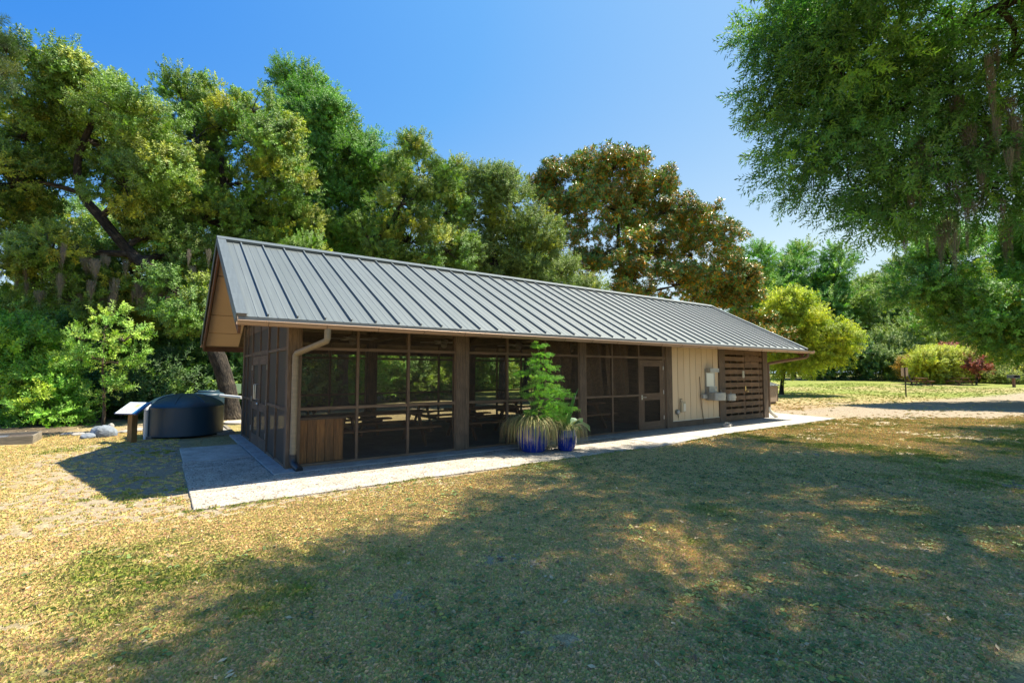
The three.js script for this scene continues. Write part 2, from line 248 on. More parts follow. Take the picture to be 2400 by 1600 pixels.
{ // gutter with bands and hangers
  const ring = new THREE.Shape(), R0 = 0.068, R1 = 0.060; ring.absarc(0, 0, R0, Math.PI, 2 * Math.PI, false); ring.lineTo(R1, 0); ring.absarc(0, 0, R1, 2 * Math.PI, Math.PI, true); ring.closePath();
  for (const back of [0, 1]) {
    const zc = back ? -W - EZ - 0.080 : EZ + 0.080, xe = back ? X1 : X1 + 0.26;
    const g = new THREE.ExtrudeGeometry(ring, { depth: xe - X0, bevelEnabled: false, curveSegments: 12 }); g.rotateY(Math.PI / 2); g.translate(X0, EY - 0.075, zc);
    const lip = tube([V(X0, EY - 0.075, zc + (back ? -0.066 : 0.066)), V(xe, EY - 0.075, zc + (back ? -0.066 : 0.066))], [0.009, 0.009], 8);
    const gut = part('gutter', [g, metres(lip)], gutterMat, pavilion);
    for (const x of [X0 + 0.003, xe - 0.003]) { const e = new THREE.CylinderGeometry(0.064, 0.064, 0.004, 18, 1, false, 0, Math.PI); e.rotateZ(Math.PI / 2); e.rotateX(Math.PI / 2 * 1); e.translate(x, EY - 0.076, zc); part('end_cap', e, gutterMat, gut); }
    const band = new THREE.TorusGeometry(0.0695, 0.006, 5, 14, Math.PI); band.rotateZ(Math.PI); band.rotateY(Math.PI / 2);
    const hang = box(-0.012, 0.012, 0, 0.006, -0.07, 0.07);
    for (let x = X0 + 0.42; x < xe - 0.1; x += 0.8634) { const b = part('gutter_band', band, bronzeMat, gut); b.position.set(x, EY - 0.075, zc); const h = part('gutter_hanger', hang, bronzeMat, gut); h.position.set(x - 0.035, EY - 0.066, zc); }
  }
}
// posts (front, rear, sides)
const postsX = [[0, 0.20], [3.39, 3.69], [7.05, 7.275], [10.655, 10.94], [13.5, 13.87], [16.415, L]];
const PT = 2.93;
for (const [a, b] of postsX) {
  part('post', box(a, b, 0, PT, -0.18, 0), postMat, pavilion);
  if (b < 14) part('post', box(a, b, 0, PT, -W, -W + 0.18), postMat, pavilion);
}
part('post', box(16.415, L, 0, PT, -W, -W + 0.18), postMat2, pavilion);
// beams above the openings
part('header_beam', box(0.01, L - 0.01, 2.56, 2.86, -0.15, -0.02), postMat2, pavilion);
part('header_beam', box(0.01, L - 0.01, 2.56, 2.86, -W + 0.02, -W + 0.15), postMat2, pavilion);
for (const x of [0.1, 3.54, 7.16, 10.72, 13.7, 16.6]) { part('tie_beam', box(x - 0.07, x + 0.07, 2.64, 2.84, -W + 0.16, -0.16), darkWood, pavilion);
  for (const s of [0, 1]) { const m = s ? 1 : -1; part('rafter', bar([x, 2.80, s ? -0.2 : -W + 0.2], [x, RY - 0.27, RZ + m * 0.05], 0.1, 0.16), darkWood, pavilion); }
  part('king_post', box(x - 0.05, x + 0.05, 2.84, RY - 0.25, RZ - 0.06, RZ + 0.06), darkWood, pavilion); }
const MID = 1.03, TOP = 2.12;
const screenGeos = {};
function screen(x0, x1, y0, y1, z) { const k = [x1 - x0, y1 - y0].map((v) => v.toFixed(3)).join(); const g = screenGeos[k] ??= new THREE.PlaneGeometry(x1 - x0, y1 - y0); const o = part('screen_panel', g, screenMat, pavilion); o.position.set((x0 + x1) / 2, (y0 + y1) / 2, z); return o; }
function screenX(z0, z1, y0, y1, x) { const k = [z1 - z0, y1 - y0].map((v) => v.toFixed(3)).join(); const g = screenGeos[k] ??= new THREE.PlaneGeometry(z1 - z0, y1 - y0); const o = part('screen_panel', g, screenDense, pavilion); o.rotation.y = -Math.PI / 2; o.position.set(x, (y0 + y1) / 2, (z0 + z1) / 2); return o; }
function rail(x0, x1, y, h, z0, z1, name = 'rail') { part(name, box(x0, x1, y - h / 2, y + h / 2, z0, z1), railMat, pavilion); }
// screened bays, front and rear: edges of lights
function bay(a, b, mull, z, door) { // z = outer face
  const f = z > -1 ? -1 : 1, zs = (u, v) => f < 0 ? [z - v, z - u] : [z + u, z + v];
  const [r0, r1] = zs(0.012, 0.062), [m0, m1] = zs(0.010, 0.075), [s0, s1] = zs(0.02, 0.09);
  const edges = [a, ...mull, b], end = door ? mull[mull.length - 1] : b;
  part('sill', box(a, end, 0.0, 0.055, s0, s1), railMat, pavilion);
  for (const x of mull) part('mullion', box(x - 0.026, x + 0.026, 0.055, 2.56, m0, m1), railMat, pavilion);
  for (const [x, w] of [[a, 1], [b, -1]]) part('stile', box(Math.min(x, x + w * 0.035), Math.max(x, x + w * 0.035), 0.055, 2.56, r0 + 0.004, r1 - 0.004), railMat, pavilion);
  for (let i = 0; i < edges.length - 1; i++) {
    const x0 = edges[i] + (i ? 0.026 : 0.035), x1 = edges[i + 1] - (i < edges.length - 2 ? 0.026 : 0.035), isDoor = door && i === edges.length - 2;
    rail(x0, x1, TOP, isDoor ? 0.09 : 0.055, r0, r1);
    const zc = (r0 + r1) / 2 - 0.004 * f;
    screen(x0 + 0.002, x1 - 0.002, TOP + 0.03, 2.56, zc);
    if (isDoor) continue;
    rail(x0, x1, MID, 0.055, r0, r1);
    screen(x0 + 0.002, x1 - 0.002, 0.055, MID - 0.028, zc); screen(x0 + 0.002, x1 - 0.002, MID + 0.028, TOP - 0.028, zc);
  }
}
bay(0.20, 3.39, [1.25, 2.29], 0); bay(3.69, 7.05, [4.76, 5.905], 0); bay(7.275, 10.655, [8.30, 9.415], 0, true);
bay(0.20, 3.39, [1.25, 2.29], -W); bay(3.69, 7.05, [4.76, 5.905], -W); bay(7.275, 10.655, [8.30, 9.415], -W);
{ // single screen door
  const x0 = 9.455, x1 = 10.50, st = 0.15, z0 = -0.055, z1 = -0.012, top = 2.055;
  part('door_jamb', box(9.441, 9.453, 0, 2.075, -0.09, -0.02), doorMat, pavilion); part('door_jamb', box(10.505, 10.618, 0, 2.56, -0.10, -0.03), darkWood, pavilion);
  const d = part('door', [box(x0, x0 + st, 0.02, top, z0, z1), box(x1 - st, x1, 0.02, top, z0, z1), box(x0 + st, x1 - st, top - 0.17, top, z0, z1), box(x0 + st, x1 - st, 0.02, 0.24, z0, z1), box(x0 + st, x1 - st, 0.90, 1.06, z0, z1)], doorMat, pavilion);
  for (const [a, b] of [[0.24, 0.90], [1.06, top - 0.17]]) { const s = part('screen_panel', new THREE.PlaneGeometry(x1 - x0 - 2 * st - 0.004, b - a - 0.004), screenMat, d); s.position.set((x0 + x1) / 2, (a + b) / 2, -0.035);
    const t = 0.018; part('bead', [box(x0 + st, x1 - st, a, a + t, z1, z1 + 0.008), box(x0 + st, x1 - st, b - t, b, z1, z1 + 0.008), box(x0 + st, x0 + st + t, a + t, b - t, z1, z1 + 0.008), box(x1 - st - t, x1 - st, a + t, b - t, z1, z1 + 0.008)], railMat, d); }
  part('handle', [pipe([[x0 + 0.07, 0.97, z1], [x0 + 0.07, 0.97, z1 + 0.055], [x0 + 0.075, 0.97, z1 + 0.06], [x0 + 0.19, 0.968, z1 + 0.06]], 0.011, 8), box(x0 + 0.045, x0 + 0.095, 0.90, 1.03, z1 + 0.001, z1 + 0.007)], steel, d);
  for (const y of [0.35, 1.10, 1.82]) part('hinge', pipe([[x1 + 0.004, y - 0.055, 0.0], [x1 + 0.004, y + 0.055, 0.0]], 0.011, 8), steel, d);
}
{ // left end wall with double doors, x = 0 face
  const zz = [-0.18, -1.12, -2.05, -4.22, -5.0, -W + 0.18], xa = 0.012, xb = 0.065;
  const zr = (z0, z1, y, h) => part('rail', box(xa, xb, y - h / 2, y + h / 2, z1, z0), railMat, pavilion);
  for (const z of [-1.12, -5.0]) part('mullion', box(xa - 0.004, xb + 0.006, 0.055, 3.0, z - 0.026, z + 0.026), railMat, pavilion);
  for (const z of [-2.05, -4.22]) part('door_jamb', box(xa - 0.008, xb + 0.02, 0, 3.0, z - 0.045, z + 0.045), doorMat, pavilion);
  part('mullion', box(xa - 0.002, xb, 2.17, 3.0, -3.16, -3.11), railMat, pavilion);
  const segs = [[-0.18, -1.094], [-1.146, -2.005], [-4.265, -4.974], [-5.026, -W + 0.18]];
  for (const [a, b] of segs) { part('sill', box(xa, xb + 0.02, 0, 0.055, b, a), railMat, pavilion); zr(a, b, MID, 0.055); zr(a, b, TOP, 0.055);
    screenX(b + 0.002, a - 0.002, 0.055, MID - 0.028, 0.04); screenX(b + 0.002, a - 0.002, MID + 0.028, TOP - 0.028, 0.04); screenX(b + 0.002, a - 0.002, TOP + 0.028, 2.98, 0.04); }
  part('door_head', box(xa, xb + 0.01, 2.07, 2.17, -4.175, -2.095), doorMat, pavilion);
  screenX(-3.108, -2.097, 2.172, 2.98, 0.04); screenX(-4.173, -3.162, 2.172, 2.98, 0.04);
  // gable infill above the tie
  const s = new THREE.Shape([[-0.2, 3.0], [-W + 0.2, 3.0], [RZ, RY - 0.24]].map(([z, y]) => new THREE.Vector2(-z, y))); const gg = new THREE.ExtrudeGeometry(s, { depth: 0.04, bevelEnabled: false }); gg.rotateY(Math.PI / 2); gg.translate(0.02, 0, 0); part('gable_panel', metres(gg), postMat2, pavilion);
  const g2 = gg.clone(); g2.translate(L - 0.08, 0, 0); part('gable_panel', g2, sidingMats[0], pavilion);
  for (const [za, zb, hs] of [[-2.10, -3.125, 1], [-3.145, -4.17, -1]]) {
    const st = 0.17, top = 2.06, x0 = 0.015, x1 = 0.058;
    const d = part('door', [box(x0, x1, 0.015, top, za - st, za), box(x0, x1, 0.015, top, zb, zb + st), box(x0, x1, top - 0.20, top, zb + st, za - st), box(x0, x1, 0.015, 0.26, zb + st, za - st), box(x0, x1, 0.82, 1.0, zb + st, za - st)], doorMat, pavilion);
    for (const [a, b] of [[0.26, 0.82], [1.0, top - 0.2]]) { const p = part('screen_panel', new THREE.PlaneGeometry(za - zb - 2 * st - 0.004, b - a - 0.004), screenDense, d); p.rotation.y = -Math.PI / 2; p.position.set(0.036, (a + b) / 2, (za + zb) / 2); }
    const zh = hs > 0 ? zb + 0.10 : za - 0.10;
    part('pull_handle', pipe([[x0, 1.42, zh], [x0 - 0.07, 1.42, zh], [x0 - 0.085, 1.40, zh], [x0 - 0.085, 1.10, zh], [x0 - 0.07, 1.08, zh], [x0, 1.08, zh]], 0.011, 8), steel, d);
    for (const y of [0.35, 1.05, 1.8]) part('hinge', box(x0 - 0.012, x0 - 0.001, y - 0.06, y + 0.06, hs > 0 ? za - 0.03 : zb + 0.002, hs > 0 ? za - 0.002 : zb + 0.03), steel, d);
    if (hs > 0) part('lock', new THREE.SphereGeometry(0.032, 12, 8).translate(x0 - 0.03, 0.98, zb + 0.06), steel, d);
  }
}
{ // enclosed room: partition, rear and right walls, floor-to-roof
  part('partition_wall', box(10.80, 10.88, 0.013, 2.9, -W + 0.19, -0.19), wood([0.22, 0.138, 0.078]), pavilion);
  part('wall', box(10.95, L - 0.33, 0.0, 2.9, -W + 0.03, -W + 0.12), sidingMats[0], pavilion);
  part('wall', box(L - 0.12, L - 0.03, 0.0, 2.9, -W + 0.19, -0.19), sidingMats[1], pavilion);
  part('wall', box(13.60, 13.68, 0.013, 2.9, -W + 0.19, -0.19), darkWood, pavilion);
  // vertical siding boards
  const n = 8, xa = 10.945, xb = 13.495, p = (xb - xa) / n;
  for (let i = 0; i < n; i++) part('siding_board', box(xa + i * p + 0.010, xa + (i + 1) * p - 0.010, 0.205, 2.62, -0.104, -0.038 + 0.002 * (i % 2)), sidingMats[i % 3], pavilion);
  part('siding_backing', box(xa, xb, 0.2, 2.62, -0.125, -0.105), sidingMats[1], pavilion);
  part('skirt_board', box(xa, xb, 0.0, 0.19, -0.075, -0.015), postMat2, pavilion);
  part('flashing', box(xa, xb, 0.190, 0.203, -0.075, -0.010), creamPvc, pavilion);
}
{ // slatted gates of the store
  const per = 0.226, y0 = 0.24, gap = 0.078;
  const leaf = (xa, xb, label, closedTop) => {
    const stiles = []; const nst = Math.max(2, Math.round((xb - xa) / 0.42) + 1); for (let i = 0; i < nst; i++) { const x = lerp(xa + 0.03, xb - 0.03, i / (nst - 1)); stiles.push(box(x - 0.022, x + 0.022, 0.04, 2.50, -0.115, -0.072)); }
    const g = part('gate', stiles, gateMat2, pavilion); if (label) g.userData.label = label;
    for (let k = 0; k <= 10; k++) { const lo = k === 0 ? 0.03 : y0 + (k - 1) * per + gap / 2, hi = k === 10 ? 2.50 : y0 + k * per - gap / 2; part('slat', box(xa + 0.006, xb - 0.006, lo, hi, -0.070, -0.035 - 0.004 * (k % 3)), k % 2 ? gateMat : gateMat2, g); }
    if (closedTop) for (const k of [8, 9]) part('filler_board', box(xa + 0.05, xb - 0.05, y0 + k * per - gap / 2 + 0.004, y0 + k * per + gap / 2 - 0.014, -0.068, -0.045), gateMat, g);
    return g;
  };
  const a = leaf(13.875, 15.18, 'left slatted gate leaf', 0), b = leaf(15.19, 16.20, 'right slatted gate leaf', 1); leaf(16.21, 16.41, 'narrow slatted strip at corner', 0);
  part('latch', [box(15.16, 15.22, 1.02, 1.20, -0.030, -0.018), new THREE.SphereGeometry(0.032, 12, 8).translate(15.26, 1.02, 0.01).toNonIndexed()], brass, b);
  const sg = part('gate_sign', box(15.0, 15.14, 1.50, 1.74, -0.028, -0.022), (() => { const c = document.createElement('canvas'); c.width = 64; c.height = 112; const x = c.getContext('2d'); x.fillStyle = '#b6b09b'; x.fillRect(0, 0, 64, 112); x.fillStyle = '#3c4038'; x.fillRect(14, 18, 9, 36); x.fillRect(34, 36, 12, 10); x.fillRect(12, 66, 36, 4); x.fillRect(12, 76, 30, 4); x.fillRect(20, 92, 24, 5); const t = new THREE.CanvasTexture(c); t.colorSpace = THREE.SRGBColorSpace; return std('#ffffff', { map: t, roughness: 0.5 }); })(), a);
  { const uv = sg.geometry.attributes.uv, p = sg.geometry.attributes.position; for (let i = 0; i < p.count; i++) uv.setXY(i, (p.getX(i) - 15.0) / 0.14, (p.getY(i) - 1.5) / 0.24); }
}
{ // downspouts
  const d1 = part('downspout', [pipe([[0.38, 2.41, 1.07], [0.38, 2.24, 1.07], [0.37, 2.20, 1.05], [0.115, 2.02, 0.11], [0.105, 1.99, 0.085], [0.105, 0.24, 0.085]], 0.052, 14)], spoutMat, pavilion);
  part('strap', [lathe([[0.053, 0], [0.058, 0], [0.058, 0.03], [0.053, 0.03]], 20).translate(0.105, 1.80, 0.085)], spoutMat, d1);
  part('strap', [lathe([[0.053, 0], [0.058, 0], [0.058, 0.03], [0.053, 0.03]], 20).translate(0.105, 0.32, 0.085)], spoutMat, d1);
  part('drain_elbow', pipe([[0.105, 0.26, 0.085], [0.105, 0.18, 0.085], [0.12, 0.10, 0.13], [0.15, 0.045, 0.30], [0.16, 0.03, 0.36]], 0.062, 14, 10), blackPlastic, d1);
  const d2 = part('downspout', [pipe([[17.55, 2.42, 1.07], [17.55, 2.28, 1.07], [17.52, 2.25, 1.04], [16.84, 2.03, 0.0], [16.82, 2.00, -0.03], [16.82, 0.36, -0.03]], 0.055, 14)], bronzeMat, pavilion);
  part('drain_elbow', pipe([[16.82, 0.40, -0.03], [16.82, 0.30, -0.03], [16.90, 0.17, 0.02], [17.08, 0.03, 0.12]], 0.064, 14, 10), creamPvc, d2);
}

// wall-hung and indoor things
{ const t = thing('drinking_fountain', 'grey metal drinking fountain with bottle filler beside the tan siding', 'fountain', [12.72, 0, 0]);
  part('back_panel', box(-0.02, 0.50, 0.96, 1.80, -0.034, 0.012), steelDull, t);
  part('filler_hood', [obox(0.50, 0.13, 0.16, M4(0.24, 1.76, 0.092)), obox(0.44, 0.26, 0.10, M4(0.22, 1.10, 0.062))], steelDull, t);
  part('alcove', [obox(0.40, 0.44, 0.012, M4(0.20, 1.45, 0.020))], steel, t);
  const basin = (x, w, d, y0, y1) => { const s = new THREE.Shape(); s.moveTo(-w / 2, 0); s.lineTo(-w / 2, d * 0.55); s.quadraticCurveTo(-w / 2, d, 0, d); s.quadraticCurveTo(w / 2, d, w / 2, d * 0.55); s.lineTo(w / 2, 0); s.closePath(); const g = new THREE.ExtrudeGeometry(s, { depth: y1 - y0, bevelEnabled: true, bevelThickness: 0.012, bevelSize: 0.012, bevelSegments: 2, curveSegments: 10 }); g.rotateX(Math.PI / 2); g.translate(x, y1, 0.013); return metres(g); };
  part('basin', [basin(0.21, 0.52, 0.46, 0.80, 1.03), basin(-0.19, 0.22, 0.10, 0.86, 0.98)], steelDull, t); part('basin', [basin(0.92, 0.36, 0.42, 0.77, 0.97)], steelDull, t); part('arm', box(0.47, 0.74, 0.82, 0.93, 0.015, 0.16), steelDull, t);
  for (const [x, y, z] of [[0.33, 0.93, 0.462], [1.01, 0.87, 0.425], [0.36, 1.12, 0.114]]) part('push_button', [new THREE.CylinderGeometry(0.034, 0.034, 0.02, 14).rotateX(Math.PI / 2).translate(x, y, z)], steel, t);
  for (const [x, z, y] of [[0.36, 0.30, 1.05], [1.04, 0.24, 0.99]]) part('bubbler', pipe([[x, y - 0.02, z], [x, y + 0.05, z], [x - 0.03, y + 0.07, z + 0.01]], 0.013, 8), steel, t);
  part('conduit', pipe([[-0.32, 1.55, -0.02], [-0.30, 1.0, -0.01], [-0.27, 0.62, -0.01], [-0.20, 0.32, -0.012], [-0.16, 0.05, -0.012]], 0.010, 6, 14), bronzeMat, t); }
{ const t = thing('outlet_box', 'cream electrical outlet box on tan siding near its left edge', 'outlet', [11.42, 0.62, -0.030]); part('box', box(-0.10, 0.10, -0.16, 0.16, 0, 0.075), std([0.50, 0.40, 0.25], { roughness: 0.6 }), t); part('cover', box(-0.02, 0.085, -0.13, 0.10, 0.075, 0.095), creamPvc, t); part('conduit', pipe([[-0.08, 0.15, 0.02], [-0.10, 0.24, 0.02], [0.0, 0.25, 0.02]], 0.012, 6), bronzeMat, t); }
{ const t = thing('round_meter', 'small round grey meter low on tan siding below outlet box', 'meter', [11.17, 0.47, -0.030]); part('body', lathe([[0.001, 0.09], [0.05, 0.09], [0.075, 0.06], [0.08, 0.0], [0.001, 0]], 20).rotateX(Math.PI / 2), steelDull, t); part('spout', pipe([[0, -0.06, 0.03], [0, -0.13, 0.05], [-0.03, -0.16, 0.07]], 0.014, 8), bronzeMat, t); }
{ const t = thing('paving_block', 'small pale wedge block lying on the white concrete walk', 'block', [12.62, -0.006, 0.66], 0.35); const s = new THREE.Shape([[-0.2, 0], [0.2, 0], [0.2, 0.05], [-0.02, 0.11], [-0.2, 0.07]].map((p) => new THREE.Vector2(...p))); const g = new THREE.ExtrudeGeometry(s, { depth: 0.2, bevelEnabled: true, bevelSize: 0.008, bevelThickness: 0.008, bevelSegments: 1 }); part('block', metres(g), concMat, t); part('cap', box(-0.1, 0.04, 0.112, 0.135, 0.03, 0.15), creamPvc, t); }
{ const t = thing('plank_bin', 'orange-brown vertical plank bin inside behind the first front screen', 'bin', [0.24, 0.013, -0.80]);
  for (let i = 0; i < 5; i++) { part('plank', box(i * 0.158, i * 0.158 + 0.148, 0.02, 0.80, 0.60, 0.625), plankMats[i % 2], t); part('plank', box(i * 0.158, i * 0.158 + 0.148, 0.02, 0.80, -0.025, 0.0), plankMats[(i + 1) % 2], t); }
  for (let i = 0; i < 4; i++) for (const x of [-0.03, 0.79]) part('plank', box(x, x + 0.025, 0.02, 0.80, i * 0.15 + 0.003, i * 0.15 + 0.145), plankMats[i % 2], t);
  part('lid', box(-0.05, 0.84, 0.805, 0.845, -0.05, 0.65), darkWood, t); }
function picnicTable() {
  const t = new THREE.Group();
  for (let i = 0; i < 5; i++) part('top_plank', box(-1.1, 1.1, 0.715, 0.755, -0.37 + i * 0.15, -0.37 + i * 0.15 + 0.14), tableMats[i % 3], t);
  for (const s of [-1, 1]) for (let i = 0; i < 2; i++) part('bench_plank', box(-1.1, 1.1, 0.42, 0.46, s * 0.72 - 0.145 + i * 0.15, s * 0.72 - 0.005 + i * 0.15), tableMats[(i + 1) % 3], t);
  for (const x of [-0.78, 0.78]) { for (const s of [-1, 1]) part('leg', bar([x, 0.0, s * 0.70], [x, 0.715, s * 0.24], 0.04, 0.09), tableMats[1], t); part('cross_beam', box(x + 0.022, x + 0.060, 0.33, 0.42, -0.86, 0.86), tableMats[1], t); part('top_cleat', box(x + 0.022, x + 0.060, 0.64, 0.714, -0.35, 0.35), tableMats[1], t); }
  return t;
}
{ const proto = picnicTable(), spots = [[2.4, -1.7, 'brown picnic table inside behind the second front screen'], [2.2, -4.2, 'brown picnic table inside by rear screens near the double doors'], [5.3, -1.75, 'brown picnic table inside behind the tall potted maple'], [5.4, -4.2, 'brown picnic table inside by rear screens at mid length'], [8.3, -1.7, 'brown picnic table inside in front of the single screen door bay'], [8.6, -4.2, 'brown picnic table inside by rear screens near the partition']];
  spots.forEach(([x, z, label], i) => { const o = i ? proto.clone() : proto; o.name = numbered('picnic_table'); o.position.set(x, 0.013, z); o.rotation.y = (i % 3 - 1) * 0.03; scene.add(o); tag(o, label, 'table', 'picnic tables inside the pavilion'); }); }
{ const white = std([0.42, 0.36, 0.28], { roughness: 0.5 });
  [[2.05, 'pale ceiling fan hanging nearest the double door end'], [4.6, 'second pale ceiling fan from the double door end'], [7.2, 'third pale ceiling fan from the double door end'], [9.4, 'pale ceiling fan hanging nearest the partition']].forEach(([x, label], i) => {
    const t = thing('ceiling_fan', label, 'fan', [x, 2.50, RZ], 0.4 + i, 'ceiling fans in the pavilion'); part('rod', pipe([[0, 0.1, 0], [0, RY - 2.5 - 0.15, 0]], 0.016, 8), bronzeMat, t); part('motor', lathe([[0.001, -0.03], [0.09, -0.02], [0.12, 0.03], [0.11, 0.09], [0.03, 0.12], [0.001, 0.12]], 24), white, t); part('lamp', lathe([[0.001, -0.13], [0.07, -0.11], [0.09, -0.03], [0.001, -0.03]], 20), white, t);
    for (let k = 0; k < 5; k++) { const b = part('blade', box(0.13, 0.66, 0.02, 0.028, -0.065, 0.065), white, t); b.rotation.y = k * Math.PI * 0.4; } }); }
{ // loose cloth drapes behind the screens next to the single door
  const m = std([0.20, 0.115, 0.05], { side: THREE.DoubleSide, roughness: 0.95, map: grainT });
  const drape = (x0, x1, y0, y1, z, seed, label) => { const g = new THREE.PlaneGeometry(x1 - x0, y1 - y0, 40, 14), p = g.attributes.position; for (let i = 0; i < p.count; i++) { const u = p.getX(i), v = (p.getY(i) - (y0 - y1) / 2) / (y1 - y0); const q = u * (1 + 0.12 * (1 - v)) + 0.35 * v; p.setZ(i, 0.05 * Math.sin(q * 9 + seed) + 0.035 * Math.sin(q * 17 + seed * 2) + 0.03 * v); } g.computeVertexNormals(); const o = part('cloth_drape', g, m, scene); o.position.set((x0 + x1) / 2, (y0 + y1) / 2, z); tag(o, label, 'drape', 'cloth drapes inside the pavilion'); };
  drape(6.0, 7.0, 1.06, 2.5, -0.35, 1, 'brown cloth drape behind the screen right of the potted maple'); drape(7.35, 8.25, 1.05, 2.5, -0.38, 3, 'brown cloth drape behind the screen two lights left of the single door'); drape(8.38, 9.38, 1.05, 2.5, -0.36, 5, 'brown cloth drape behind the screen directly left of the single door'); }

// ---------------------------------------------------------------- things round the building
{ // water tank on a gravel bed edged with timber
  const poly = phy([0.014, 0.042, 0.066], { roughness: 0.42 });
  const r = 0.93, prof = [[0.001, 1.11], [0.16, 1.105], [0.42, 1.07], [0.68, 0.98], [0.86, 0.87], [r - 0.01, 0.80], [r, 0.77], [r, 0.75], [r - 0.008, 0.745], [r - 0.008, 0.05], [r, 0.04], [r, 0.0], [0.001, 0.0]];
  const t = thing('water_tank', 'large dark blue plastic water tank with low domed top', 'tank', [-1.22, 0, -7]);
  part('tank_body', lathe(prof.slice().reverse(), 72), poly, t);
  const rib = []; for (let k = 0; k < 8; k++) { const a = k * Math.PI / 4 + 0.3; rib.push(tube([[0.3, 1.085], [0.5, 1.046], [0.68, 0.98], [0.86, 0.868]].map(([q, h]) => V(Math.cos(a) * q, h, Math.sin(a) * q)), [0.018, 0.018, 0.018, 0.012], 6)); } part('dome_rib', rib, poly, t);
  const t2 = thing('water_tank', 'smaller dark plastic tank with flat lid behind the large tank', 'tank', [-0.49, 0.06, -9.75]); part('tank_body', lathe([[0.001, 0], [0.46, 0], [0.46, 0.88], [0.44, 0.93], [0.30, 0.985], [0.001, 0.985]], 48), poly, t2); part('lid', lathe([[0.001, 0.985], [0.30, 0.986], [0.31, 1.0], [0.30, 1.035], [0.001, 1.05]], 32), poly, t2);
  const p = thing('white_pipe', 'white plastic pipe from the small tank to the building wall', 'pipe'); part('pipe', pipe([[-0.19, 0.94, -9.32], [0.24, 0.92, -7.77]], 0.045, 12), whitePvc, p);
  const q = thing('white_pipe', 'upright white plastic pipe with elbow at left of the large tank', 'pipe'); part('pipe', pipe([[-2.07, -0.06, -6.56], [-2.07, 0.7, -6.56]], 0.048, 12), whitePvc, q); part('elbow', pipe([[-2.07, 0.7, -6.56], [-2.06, 0.78, -6.58], [-1.98, 0.81, -6.61], [-1.67, 0.81, -6.77]], 0.055, 12, 12), whitePvc, q);
  const bed = thing('gravel_bed', 'grey gravel bed with timber edging under the water tank', 'gravel bed');
  const bx0 = -2.06, bx1 = -0.06, bz0 = -8.6, bz1 = -6.42; const timber = wood([0.30, 0.27, 0.22]);
  part('timber_edge', box(bx0, bx1, -0.06, 0.035, bz1 - 0.09, bz1), timber, bed); part('timber_edge', box(bx0, bx0 + 0.09, -0.06, 0.035, bz0, bz1 - 0.093), timber, bed); part('timber_edge', box(bx1 - 0.09, bx1, -0.06, 0.035, bz0, bz1 - 0.093), timber, bed);
  part('gravel_base', box(bx0 + 0.092, bx1 - 0.092, -0.06, 0.004, bz0, bz1 - 0.094), std([0.30, 0.29, 0.27], { map: rep(aggT, 0.8), roughness: 1 }), bed);
  const R = rng(77), st = new THREE.InstancedMesh(new THREE.DodecahedronGeometry(0.022, 0), std([0.40, 0.39, 0.37], { roughness: 0.95 }), 1500); st.name = 'gravel'; st.userData.kind = 'stuff'; const m = new THREE.Matrix4(), e = new THREE.Euler(), qn = new THREE.Quaternion();
  for (let i = 0; i < 1500; i++) { const s = 0.5 + R() * 0.9; m.compose(V(lerp(bx0 + 0.11, bx1 - 0.11, R()), 0.008, lerp(-7.4, bz1 - 0.11, R())), qn.setFromEuler(e.set(R() * 6, R() * 6, R() * 6)), V(s, s * 0.7, s)); st.setMatrixAt(i, m); const g = 0.6 + 0.6 * R(); st.setColorAt(i, new THREE.Color(g, g, g)); } show(st); bed.add(st);
}
{ // interpretive panel on a wooden post; the reader's side is the west
  const t = thing('interpretive_sign', 'slanted white information panel with blue banner on a timber post', 'sign', [-2.33, 0, -6.07], 0.709);
  part('post', box(-0.07, 0.07, -0.1, 0.76, -0.07, 0.07), wood([0.40, 0.215, 0.07]), t);
  const c = document.createElement('canvas'); c.width = 512; c.height = 384; const x = c.getContext('2d'); x.fillStyle = '#dce4e2'; x.fillRect(0, 0, 512, 384); x.fillStyle = '#1c5c8e'; x.fillRect(408, 0, 104, 384);
  x.fillStyle = '#5f93b8'; for (let i = 0; i < 9; i++) x.fillRect(430 + (i % 2) * 4, 20 + i * 40, 14, 26); x.fillStyle = '#9fb0b4'; for (let i = 0; i < 7; i++) x.fillRect(30 + i * 16, 40, 6, 150 + (i * 37) % 60); x.fillStyle = '#b58aa0'; x.fillRect(60, 250, 40, 90); x.fillRect(190, 270, 46, 80); x.fillStyle = '#8d9aa0'; for (let i = 0; i < 8; i++) x.fillRect(150 + i * 11, 50, 4, 150 + (i * 53) % 50); x.fillStyle = '#c3ae84'; x.fillRect(250, 60, 110, 120); x.fillStyle = '#a9c4cf'; x.fillRect(260, 220, 90, 110);
  const tx = new THREE.CanvasTexture(c); tx.colorSpace = THREE.SRGBColorSpace;
  const tilt = Math.atan2(0.26, 0.39), len = 0.47, wd = 0.68;
  const slabG = new THREE.BoxGeometry(len, 0.025, wd); const m = new THREE.Matrix4().makeRotationZ(tilt).setPosition(0, 0.80, 0); slabG.applyMatrix4(m); part('panel_frame', slabG, std([0.05, 0.08, 0.22], { roughness: 0.4 }), t);
  const face = new THREE.PlaneGeometry(wd - 0.03, len - 0.03); face.rotateX(-Math.PI / 2); face.rotateY(Math.PI / 2); face.rotateY(Math.PI); face.translate(0, 0.0165, 0); face.applyMatrix4(m); part('printed_face', face, std('#ffffff', { map: tx, roughness: 0.35 }), t);
}
